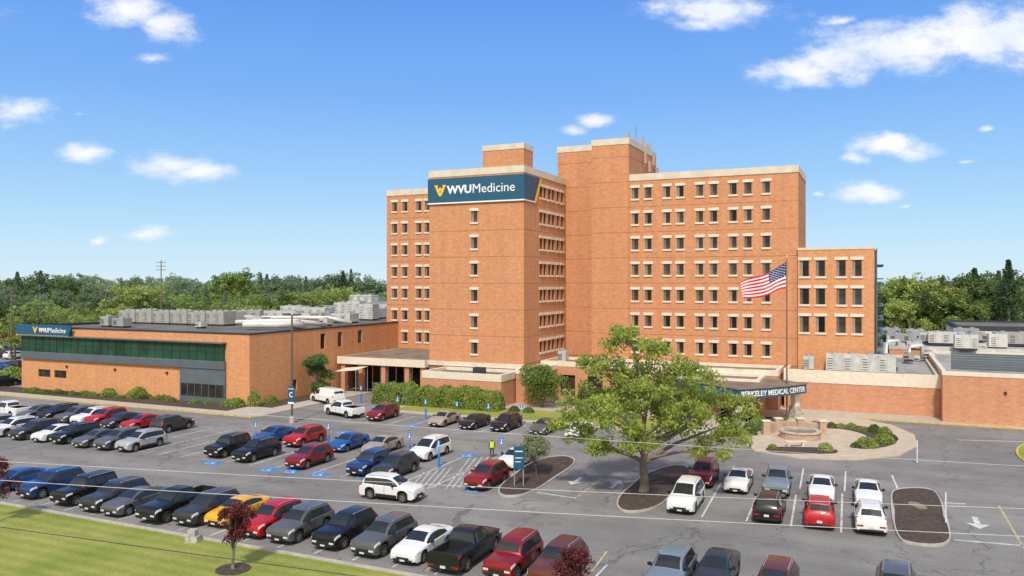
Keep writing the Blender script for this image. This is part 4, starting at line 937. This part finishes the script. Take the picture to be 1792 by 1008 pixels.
for u,v,r,h,k in ((1327,752,1.1,1.4,0),(1310,762,.9,1.1,1),(1345,758,.6,.7,3),(1455,750,.5,.6,1),(1472,750,.45,.5,3),(1490,753,.6,.7,0),(1510,756,.5,.5,3),(1530,758,.65,.8,1),(1549,762,.7,.8,0),(1516,784,1.05,.95,3),(1547,777,.95,.9,0),(1498,785,.5,.5,1),(1352,787,.45,.45,0),(1445,790,.7,.7,3),(1563,771,.45,.5,1),(1425,745,.45,.45,3),(1370,740,.5,.6,0)):
    shrub(u,v,r,h,k)
for u,v in ((900,722),(925,724),(1060,740),(1000,738),(690,716)): shrub(u,v,.7,.7,1)
# hedge
hx0,hx1=a_of(660,89.8),a_of(876,89.8)
segs=6
for i in range(segs):
    ln=(hx1-hx0)/segs
    n=4600; q=rng.uniform(-1,1,(n,3)); ax=rng.integers(0,3,n); sgn=np.sign(rng.uniform(-1,1,n))
    for j in range(3): q[ax==j,j]=sgn[ax==j]
    q[:,2]=(q[:,2]+1)/2; nz=.06*np.sin(q[:,0]*5+i)+.05*np.sin(q[:,1]*4+q[:,2]*6)
    q*= (1+nz+rng.uniform(-.06,.05,n))[:,None]
    rr=np.maximum(0,np.abs(q[:,0])+np.abs(q[:,1])+np.abs(q[:,2])-2.1)[:,None]; q*=(1-.3*rr)
    C=q*np.array([ln/2*1.08,1.3,2.4+.2*math.sin(i*2.1)])
    me=quadmesh('hedge',leaves(C,.13),M_hedge)
    o=obj('hedge',me,(*w(hx0+ln*(i+.5),89.9),.1),TH); tag(o,'clipped bushy green hedge section beside the vestibule','hedge','hedge row')
# background trees
def bgtree(kind,k):
    random.seed(k*13+5)
    if kind=='round':
        lob=[(random.uniform(-.3,.3),random.uniform(-.3,.3),random.uniform(.35,.8),random.uniform(.15,.25)) for _ in range(11)]
        c=lobecenters(lob,100); P=clusters(c,.07,34,.8); V=leaves(P,.02)
    else:
        P=[]
        for i in range(3000):
            z=random.uniform(.06,1)**.9; r=(1-z)*.24*(1+.35*math.sin(z*45+random.uniform(-.8,.8)))*random.uniform(.4,1.1)+.01; t=random.uniform(0,6.283); r*=1+.25*math.sin(t*5+z*9); P.append((r*math.cos(t),r*math.sin(t),z-.15*r))
        V=leaves(np.array(P),.018,.4)
    mb=MB(); mb.tube([(0,0,-.02),(0,0,.5)],[.03,.015],6)
    q=quadmesh('t',V,M_leafm); n=len(mb.v); co=[v.co[:] for v in q.vertices]; 
    vs=mb.v+co; fs=mb.f+[tuple(n+i for i in p.vertices) for p in q.polygons]
    me=bpy.data.meshes.new('tree'); me.from_pydata(vs,[],fs)
    me.materials.append({'round':M_leafm,'con':M_conif}[kind]); me.materials.append(M_bark)
    me.polygons.foreach_set('material_index',[1]*len(mb.f)+[0]*len(q.polygons)); return me
BR=[bgtree('round',k) for k in range(4)]; BC=[bgtree('con',k) for k in range(2)]
def recol(ms,m_):
    o_=[]
    for m in ms: c=m.copy(); c.materials[0]=m_; o_.append(c)
    return o_
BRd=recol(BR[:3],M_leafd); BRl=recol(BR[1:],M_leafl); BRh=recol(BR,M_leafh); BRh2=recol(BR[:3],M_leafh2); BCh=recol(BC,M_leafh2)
random.seed(11)
LBL={'r':'leafy green broadleaf tree','l':'bright green broadleaf tree','h':'hazy pale green broadleaf tree','g':'hazy green broadleaf tree','d':'dark green broadleaf tree','c':'tall dark conifer','k':'tall hazy conifer'}
def bgt(x,y,h,typ,wsc=1.):
    me=random.choice({'r':BR,'d':BRd,'c':BC,'l':BRl,'h':BRh,'g':BRh2,'k':BCh}[typ]); o=obj('pine_tree' if typ in 'ck' else 'broadleaf_tree',me,(x,y,-.1),random.uniform(0,6)); s=h*random.uniform(.85,1.2)*wsc
    o.scale=(s,s,h); tag(o,LBL[typ]+' in the wood behind the hospital','tree','background trees')
def span(u0,u1,y0,y1,vt0,vt1,n,types):
    for i in range(n):
        u=u0+(u1-u0)*(i+random.uniform(0,1))/n; y=random.uniform(y0,y1); x=(u-CX)/F*y; top=random.uniform(vt0,vt1); z=H-(top-HV)/F*y
        bgt(x,y,max(4,z),random.choice(types))
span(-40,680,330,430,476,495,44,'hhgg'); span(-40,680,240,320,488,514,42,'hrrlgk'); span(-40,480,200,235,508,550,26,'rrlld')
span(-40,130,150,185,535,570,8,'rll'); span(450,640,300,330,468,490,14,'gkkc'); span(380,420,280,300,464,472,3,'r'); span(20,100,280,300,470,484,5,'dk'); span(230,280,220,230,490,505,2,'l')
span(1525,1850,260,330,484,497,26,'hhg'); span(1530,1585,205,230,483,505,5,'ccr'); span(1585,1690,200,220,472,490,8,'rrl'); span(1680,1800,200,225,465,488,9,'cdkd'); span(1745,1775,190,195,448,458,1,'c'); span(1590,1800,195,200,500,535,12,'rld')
# far wood mass
P=[]
for i in range(9000):
    y=random.uniform(480,900); x=random.uniform(-.85,.85)*y; P.append((x,y,random.uniform(2,15)))
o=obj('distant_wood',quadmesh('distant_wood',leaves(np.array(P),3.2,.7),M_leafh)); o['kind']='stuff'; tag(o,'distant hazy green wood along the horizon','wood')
# ---------------------------------------------------------------- street furniture
def acc_sign(u,v):
    x,y=gp(u,v); e=empty('accessible_parking_sign',(x,y,0),TH,'blue accessible parking sign on white post with blue bollard base','sign','accessible parking signs')
    obj('post',MB().cyl(0,0,0,2.3,.04,n=6).mesh('post',M_steel),parent=e)
    obj('bollard',MB().cyl(0,0,0,1.15,.11,n=10).mesh('bollard',M_bsign),parent=e)
    mb=MB(); mb.box(-.17,.17,-.06,-.045,1.75,2.3,0)
    mb.face([(-.1,-.064,1.8),(.1,-.064,1.8),(.1,-.064,1.92),(-.1,-.064,1.92)],1); mb.face([(-.03,-.064,1.96),(.05,-.064,1.96),(.05,-.064,2.22),(-.03,-.064,2.22)],1)
    obj('sign_plate',mb.mesh('sign_plate',[M_bsign,M_white]),parent=e)
for u,v in ((448,778),(575,782),(717,800),(768,817),(878,812),(696,728),(745,733),(800,737),(855,742),(913,744),(510,735),(1100,765),(1065,760),(632,705)): acc_sign(u,v)
# lamp post with banner sign
x,y=gp(511,740)
e=empty('street_lamp',(x,y,0),TH,'tall bronze parking lot lamp post with square head','street lamp')
obj('pole',MB().cyl(0,0,0,.8,.3,n=12,m=1).cyl(0,0,.8,12.3,.13,.1,n=8).mesh('pole',[mat('bronze',(.12,.09,.07),.5),M_side]),parent=e)
obj('lamp_head',MB().box(-.75,.75,-.12,.12,12.25,12.35).box(-1.1,-.4,-.3,.3,12.3,12.5).box(.4,1.1,-.3,.3,12.3,12.5).mesh('lamp_head',mat('bronze',(0,0,0))),parent=e)
e=empty('parking_sign',(x,y,0),TH+R(8),'navy parking area sign with white letter on lamp post','sign')
obj('panel',MB().box(-.4,.4,-.2,-.12,2.2,4.2).mesh('panel',M_navy),parent=e)
obj('lettering',text_mesh('PARKING',.66,M_white,.02),(-.33,-.22,3.85),0,e); obj('lettering',text_mesh('C',.42,M_white,.02,height=.6),(-.21,-.22,2.95),0,e)
obj('border',MB().box(-.4,.4,-.21,-.201,2.2,2.4).mesh('border',M_white),parent=e)
# directional sign
x,y=gp(908,853)
e=empty('wayfinding_sign',(x,y,0.1),TH+R(25),'navy wayfinding sign on two grey posts in island','sign')
for s in (-.35,.35): obj('post',MB().cyl(s,0,0,3,.05,n=6).mesh('post',M_metal),parent=e)
obj('panel',MB().box(-.42,.42,-.1,.1,1.35,3.1).mesh('panel',M_navy),parent=e)
obj('arrow',MB().box(-.3,.3,-.112,-.104,2.7,2.78).box(-.3,.3,-.112,-.104,2.2,2.26).box(-.3,.15,-.112,-.104,1.9,1.96).mesh('arrow',M_white),parent=e)
# flag
x,y=gp(1377,735)
e=empty('flagpole',(x,y,.12),0,'tall bronze flagpole on the entrance plaza','flagpole')
obj('pole',MB().cyl(0,0,0,.4,.25,n=10).cyl(0,0,.4,18.7,.1,.06,n=8).mesh('pole',mat('bronze',(0,0,0))),parent=e)
obj('finial',MB().cyl(0,0,18.7,18.9,.02,.12,n=8).cyl(0,0,18.9,19.1,.12,.02,n=8).mesh('finial',M_yel),parent=e)
def fl(s,t,off=0):
    zt=-2.6*s-.25*math.sin(s*5); zb_=-3.3-1.1*s+.2*math.sin(s*6+1); z=zt*(1-t)+zb_*t
    return (-.1-5.2*s+.15*t*s, .45*math.sin(s*8.5+t*1.2)*min(1,s*3)+off, 18.35+z)
mb=MB(); nx=40
for i in range(nx):
    for j in range(26):
        s0,s1,t0,t1=i/nx,(i+1)/nx,j/26,(j+1)/26; st=j//2
        m=2 if (s0<.4-1e-6 and st<7) else (0 if st%2==0 else 1)
        mb.face([fl(s0,t0),fl(s1,t0),fl(s1,t1),fl(s0,t1)],m)
fe=empty('national_flag',(x,y,.12),0,'american flag with stars and stripes flying from the flagpole','flag')
obj('cloth',mb.mesh('cloth',[M_red,M_white,M_fblue],True),parent=fe)
mb=MB()
for rI in range(9):
    nC=6 if rI%2==0 else 5
    for cI in range(nC):
        s=.4*((2*cI+1+(rI%2))/12); t=(7/13)*(rI+1)/10
        for off in (-.02,.02):
            c=fl(s,t,off); P=[]
            for k in range(10):
                rr=.09 if k%2==0 else .035; an=math.pi/2+k*math.pi/5; P.append((c[0]+rr*math.cos(an),c[1],c[2]+rr*math.sin(an)))
            mb.face(P)
obj('stars',mb.mesh('stars',M_white),parent=fe)
# utility poles far
def upole(u,v,h,arms=3):
    x,y=gp(u,v); e=empty('utility_pole',(x,y,0),R(20),'wooden utility pole with crossarms','utility pole','utility poles')
    obj('pole',MB().cyl(0,0,0,h,.18,.12,n=8).mesh('pole',M_wood),parent=e)
    for k in range(arms): obj('crossarm',MB().box(-1.2,1.2,-.08,.08,h-.6-k*1.,h-.45-k*1.).mesh('crossarm',M_wood),parent=e)
upole(282,600,22); upole(185,605,16,1); upole(20,595,15,1); upole(20,640,14,1); upole(70,610,12,0)
for u,v,h in ((1375,640,9),(440,590,16),(67,640,11),(1700,595,10)):
    x,y=gp(u,v); e=empty('street_lamp',(x,y,0),TH,'slim dark lamp post','street lamp','lamp posts'); obj('pole',MB().cyl(0,0,0,h,.08,n=6).mesh('pole',M_dark),parent=e); obj('lamp_head',MB().box(-.6,.6,-.15,.15,h,h+.15).mesh('lamp_head',M_dark),parent=e)
for u,v in ((1642,728),(1605,812),(1655,917)):
    x,y=gp(u,v); e=empty('bollard',(x,y,.1),0,'short yellow post beside the kerb' if u==1642 else 'thin marker post in the ground','bollard','posts')
    obj('post',MB().cyl(0,0,0,1.1 if u==1642 else 2.0,.09 if u==1642 else .04,n=8).mesh('post',M_kerby if u==1642 else M_white),parent=e)
x,y=gp(1605,888); tag(obj('utility_slab',MB().prism(ellipse(0,0,.45,.9,8,3),0,.08).mesh('utility_slab',mat('tan_slab',(.25,.19,.13),.9)),(x,y,.1)),'tan concrete slab in mulched island','slab')
# wires
def wire(p,q,sag,r,mt,lab):
    p=Vector(p);q=Vector(q); c=p.copy(); P=[]
    for i in range(33):
        t=i/32; P.append(p.lerp(q,t)-Vector((0,0,sag*4*t*(1-t)))-c)
    tag(obj('power_line',MB().tube(P,r,5).mesh('power_line',mt),c),lab,'power line','overhead wires')
def zat(v,y): return H-(v-HV)/F*y
wire((-30,26,zat(790,26)),(40,22,zat(1000,22)),.4,.01,M_wire,'thin pale overhead wire crossing above the car park')
wire((-30,30,zat(775,30)),(45,27,zat(925,27)),.5,.01,M_wire,'thin pale overhead wire crossing above the car park')
wire((-15,36,zat(715,36)),(45,33,zat(865,33)),.3,.009,M_wire,'thin pale overhead wire crossing above the car park')
wire((-22,22,zat(850,22)),(6,17,zat(1110,17)),.05,.01,M_wired,'dark sagging cable above the lawn')
for k,(v0,v1) in enumerate(((478,508),(492,520),(505,528))):
    y0=150;y1=185
    wire(((-100-CX)/F*y0,y0,zat(v0+20,y0)),((680-CX)/F*y1,y1,zat(v1+10,y1)),1.2,.035,M_wired,'dark overhead wire beyond the clinic')
# fence by the side entrance
e=empty('metal_fence',(*w(-66,96.9),0),TH,'grey metal railing by the side entrance','fence')
mb=MB(); 
for i in range(46): mb.box(i*.16,i*.16+.03,-.02,.02,0,1.6)
mb.box(0,7.3,-.03,.03,1.5,1.56); mb.box(0,7.3,-.03,.03,.2,.26); obj('railing',mb.mesh('railing',M_metal),parent=e)
e=empty('shade_awning',(*w(-71,94.2),0),TH,'small cream fabric awning on steel posts','awning')
mb=MB(); mb.face([(0,0,3.2),(4,0,3.6),(4,3,3.9),(0,3,3.5)]); obj('fabric',mb.mesh('fabric',M_beige),parent=e)
for x_,y_,h_ in ((0.05,.05,3.2),(3.9,.05,3.58),(3.9,2.9,3.85),(.05,2.9,3.45)): obj('post',MB().cyl(x_,y_,0,h_,.05,n=6).mesh('post',M_metal),parent=e)
# ---------------------------------------------------------------- people
def person(u,v,rz,top,label,vest=True):
    x,y=gp(u,v); 
    V=[(0,0,.95),(0,0,1.15),(0,0,1.38),(0,.0,1.5),(0,-.01,1.62),(0,-.01,1.72),
       (.1,0,.92),(.12,-.06,.5),(.13,.02,.08),(.13,-.12,.03),
       (-.1,0,.92),(-.12,.08,.5),(-.13,.16,.09),(-.13,.04,.03),
       (.2,0,1.42),(.27,.03,1.15),(.26,-.1,.92),(.25,-.15,.83),
       (-.2,0,1.42),(-.27,.0,1.15),(-.27,-.08,.9),(-.26,-.13,.81)]
    E=[(0,1),(1,2),(2,3),(3,4),(4,5),(0,6),(6,7),(7,8),(8,9),(0,10),(10,11),(11,12),(12,13),(2,14),(14,15),(15,16),(16,17),(2,18),(18,19),(19,20),(20,21)]
    rad=[.15,.14,.17,.055,.1,.085,.1,.07,.045,.04,.1,.07,.045,.04,.065,.048,.035,.03,.065,.048,.035,.03]
    me=bpy.data.meshes.new('body'); me.from_pydata(V,E,[]); me.materials.append(M_cloth)
    e=empty('person',(x,y,.01),rz,label,'person')
    o=obj('body',me,parent=e); sk=o.modifiers.new('s','SKIN'); ly=me.skin_vertices[0] if me.skin_vertices else None
    if ly is None:
        bpy.context.view_layer.objects.active=o; bpy.ops.mesh.customdata_skin_add(); ly=me.skin_vertices[0]
    for i,r in enumerate(rad): ly.data[i].radius=(r,r*.85)
    ly.data[0].use_root=True
    o.modifiers.new('u','SUBSURF').levels=1
    def band(z0,z1,rx,ry,n=14,taper=1.):
        mb=MB(); 
        for i in range(n):
            a,b=2*math.pi*i/n,2*math.pi*(i+1)/n
            mb.face([(rx*math.cos(a),ry*math.sin(a),z0),(rx*math.cos(b),ry*math.sin(b),z0),(rx*taper*math.cos(b),ry*taper*math.sin(b),z1),(rx*taper*math.cos(a),ry*taper*math.sin(a),z1)])
        mb.face([(rx*taper*math.cos(2*math.pi*i/n),ry*taper*math.sin(2*math.pi*i/n),z1) for i in range(n)]); return mb
    obj('vest' if vest else 'shirt',band(.92,1.47,.21,.17).mesh('vest',top,True),parent=e)
    mb=MB(); n=12
    for j in range(6):
        p0,p1=math.pi*j/6,math.pi*(j+1)/6
        for i in range(n):
            a,b=2*math.pi*i/n,2*math.pi*(i+1)/n
            f=lambda p,a:(.083*math.sin(p)*math.cos(a),-.01+.1*math.sin(p)*math.sin(a),1.66+.125*math.cos(p))
            mb.face([f(p0,a),f(p1,a),f(p1,b),f(p0,b)],1 if j<2 or (j<4 and math.sin((a+b)/2)>.2) else 0)
    mb.box(-.015,.015,-.135,-.1,1.63,1.67,0); mb.box(-.045,-.02,-.112,-.105,1.67,1.685,1); mb.box(.02,.045,-.112,-.105,1.67,1.685,1)
    obj('head',mb.mesh('head',[M_skin,M_cloth],True),parent=e)
    return e
person(861,801,R(10),M_hiv,'person in yellow hi-vis vest and dark trousers walking')
person(592,676,R(-30),M_cloth2,'person in dark clothes standing by the side entrance',False)
person(601,677,R(40),M_cloth,'person in black jacket standing by the side entrance',False)
# ---------------------------------------------------------------- light, sky, camera
sv=Vector((-.2,-1,0)).normalized(); el=R(48); sdir=Vector((sv.x*math.cos(el),sv.y*math.cos(el),math.sin(el)))
ld=bpy.data.lights.new('sun','SUN'); ld.energy=3.5; ld.angle=R(5.); ld.color=(1,.93,.82)
lo=bpy.data.objects.new('sun',ld); lo.rotation_euler=(-sdir).to_track_quat('-Z','Y').to_euler(); col.objects.link(lo)
W_=bpy.data.worlds.new('World'); sc.world=W_; W_.use_nodes=True; nt=W_.node_tree; bg=nt.nodes['Background']; bg.inputs['Strength'].default_value=.12
sky=NN(nt,'ShaderNodeTexSky',sky_type='NISHITA'); sky.sun_disc=False; sky.sun_elevation=el; sky.sun_rotation=math.atan2(sv.x,sv.y)%(2*math.pi); sky.air_density=1.; sky.dust_density=.3; sky.ozone_density=2.
tc=NN(nt,'ShaderNodeTexCoord'); sx=NN(nt,'ShaderNodeSeparateXYZ'); lk(nt,tc.outputs['Generated'],sx.inputs[0])
def mth(op,a,b=None,c=None):
    n=NN(nt,'ShaderNodeMath',operation=op)
    for i,v in enumerate((a,b,c)):
        if v is None: continue
        if isinstance(v,(int,float)): n.inputs[i].default_value=v
        else: lk(nt,v,n.inputs[i])
    return n.outputs[0]
yy_=mth('MAXIMUM',sx.outputs['Y'],.05); px=mth('DIVIDE',sx.outputs['X'],yy_); pz=mth('DIVIDE',sx.outputs['Z'],yy_)
cb=NN(nt,'ShaderNodeCombineXYZ'); lk(nt,px,cb.inputs[0]); lk(nt,pz,cb.inputs[1])
def noise(scale,det,src=None,rough=.6):
    n=NN(nt,'ShaderNodeTexNoise'); n.inputs['Scale'].default_value=scale; n.inputs['Detail'].default_value=det; n.inputs['Roughness'].default_value=rough; lk(nt,src or cb.outputs[0],n.inputs['Vector']); return n
CL=[(235,20,70,38,1),(300,50,50,30,1),(275,108,55,16,.5),(40,188,52,28,.95),(148,264,46,15,.95),(290,285,65,24,1.),(350,303,65,20,1.),(263,409,42,15,.95),(182,417,24,12,.9),
(1010,232,30,12,.8),(1045,214,30,12,.9),(1250,15,120,30,1.),(1200,45,50,18,.7),(1400,120,75,32,1),(1490,98,90,40,1.1),(1590,85,95,42,1.1),(1700,70,110,45,1.1),(1790,65,90,45,1.1),(1690,28,60,30,1),(1560,50,50,20,.8),(1560,252,60,18,1),(1600,265,45,18,1),(1497,276,26,12,.9),(1508,335,58,20,1),(1728,228,22,8,.6),(1480,35,40,14,.6),(1425,342,16,7,.7),(1580,355,25,8,.6),(130,200,30,9,.4),(40,15,60,20,.4),(1690,280,20,6,.5)]
nzd=noise(5,6); disp=NN(nt,'ShaderNodeVectorMath',operation='MULTIPLY_ADD'); lk(nt,nzd.outputs['Color'],disp.inputs[0]); disp.inputs[1].default_value=(.07,.04,0); 
sb2=NN(nt,'ShaderNodeVectorMath',operation='SUBTRACT'); lk(nt,cb.outputs[0],sb2.inputs[0]); sb2.inputs[1].default_value=(.035,.02,0); lk(nt,sb2.outputs[0],disp.inputs[2])
m=None
for (u,v,ru,rv,st) in CL:
    a=NN(nt,'ShaderNodeVectorMath',operation='SUBTRACT'); lk(nt,disp.outputs[0],a.inputs[0]); a.inputs[1].default_value=((u-CX)/F,(HV-v)/F,0)
    b=NN(nt,'ShaderNodeVectorMath',operation='MULTIPLY'); lk(nt,a.outputs[0],b.inputs[0]); b.inputs[1].default_value=(F/ru/1.15,F/rv/1.15,0)
    l=NN(nt,'ShaderNodeVectorMath',operation='LENGTH'); lk(nt,b.outputs[0],l.inputs[0])
    e_=mth('SUBTRACT',st,l.outputs['Value']); m=e_ if m is None else mth('MAXIMUM',m,e_)
mpn=NN(nt,'ShaderNodeMapping'); mpn.inputs['Scale'].default_value=(.75,1.5,1); mpn.inputs['Rotation'].default_value=(0,0,R(-18)); lk(nt,cb.outputs[0],mpn.inputs['Vector'])
n1=noise(17,12,src=mpn.outputs[0],rough=.66)
val=mth('ADD',m,mth('MULTIPLY',mth('SUBTRACT',n1.outputs['Fac'],.5),2.6))
mr=NN(nt,'ShaderNodeMapRange',interpolation_type='SMOOTHSTEP'); mr.inputs[1].default_value=-.15; mr.inputs[2].default_value=.95; lk(nt,val,mr.inputs[0])
gate=NN(nt,'ShaderNodeMapRange'); gate.inputs[1].default_value=-.55; gate.inputs[2].default_value=-.1; lk(nt,m,gate.inputs[0])
vis=NN(nt,'ShaderNodeMath',operation='GREATER_THAN'); lk(nt,sx.outputs['Y'],vis.inputs[0]); vis.inputs[1].default_value=.05
msk=mth('MULTIPLY',mth('MULTIPLY',mth('MULTIPLY',mr.outputs[0],gate.outputs[0]),vis.outputs[0]),.98)
n4=noise(9,6); cr=NN(nt,'ShaderNodeMapRange'); cr.inputs[1].default_value=.35; cr.inputs[2].default_value=.6; lk(nt,n4.outputs['Fac'],cr.inputs[0])
cmx=NN(nt,'ShaderNodeMix',data_type='RGBA'); lk(nt,cr.outputs[0],cmx.inputs[0]); cmx.inputs[6].default_value=(7.2,7.7,8.4,1); cmx.inputs[7].default_value=(8.5,8.5,8.6,1)
# clear-air gradient by elevation, blended with the physical sky
rp=NN(nt,'ShaderNodeValToRGB'); lk(nt,sx.outputs['Z'],rp.inputs[0]); K=1/.12
els=rp.color_ramp.elements
st_=[(0,(.68,.86,.97)),(.06,(.50,.76,.98)),(.13,(.34,.62,.98)),(.22,(.21,.47,.96)),(.33,(.13,.35,.9)),(.6,(.1,.26,.7)),(1,(.08,.18,.5))]
els[0].position=0; els[0].color=(*st_[0][1],1); els[1].position=1; els[1].color=(*st_[-1][1],1)
for p_,c_ in st_[1:-1]:
    q=els.new(p_); q.color=(*c_,1)
rs=NN(nt,'ShaderNodeVectorMath',operation='SCALE'); lk(nt,rp.outputs[0],rs.inputs[0]); rs.inputs['Scale'].default_value=K
# unseen sunward half of the sky paled to white, added as neutral fill
skyfill=NN(nt,'ShaderNodeMapRange'); skyfill.inputs[1].default_value=.3; skyfill.inputs[2].default_value=-.3; skyfill.inputs[3].default_value=0; skyfill.inputs[4].default_value=.92; lk(nt,sx.outputs['Y'],skyfill.inputs[0])
m1=NN(nt,'ShaderNodeMix',data_type='RGBA'); lk(nt,skyfill.outputs[0],m1.inputs[0]); lk(nt,rs.outputs[0],m1.inputs[6]); m1.inputs[7].default_value=(1.05*K,1.03*K,1.0*K,1)
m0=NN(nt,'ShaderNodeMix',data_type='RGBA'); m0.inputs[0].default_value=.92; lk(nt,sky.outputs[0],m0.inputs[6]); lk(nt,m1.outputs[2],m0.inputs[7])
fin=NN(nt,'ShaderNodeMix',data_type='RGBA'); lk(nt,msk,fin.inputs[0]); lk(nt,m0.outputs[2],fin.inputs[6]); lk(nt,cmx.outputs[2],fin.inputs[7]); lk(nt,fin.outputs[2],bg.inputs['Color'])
cam=bpy.data.cameras.new('camera'); cam.lens=F/1792*36; cam.sensor_width=36; cam.shift_y=-9/1792; cam.clip_end=8000; cam.clip_start=.5
co=bpy.data.objects.new('camera',cam); co.location=(0,0,H); co.rotation_euler=(R(90),0,0); col.objects.link(co); sc.camera=co
sc.view_settings.view_transform='Standard'; sc.view_settings.look='None'; sc.view_settings.exposure=0
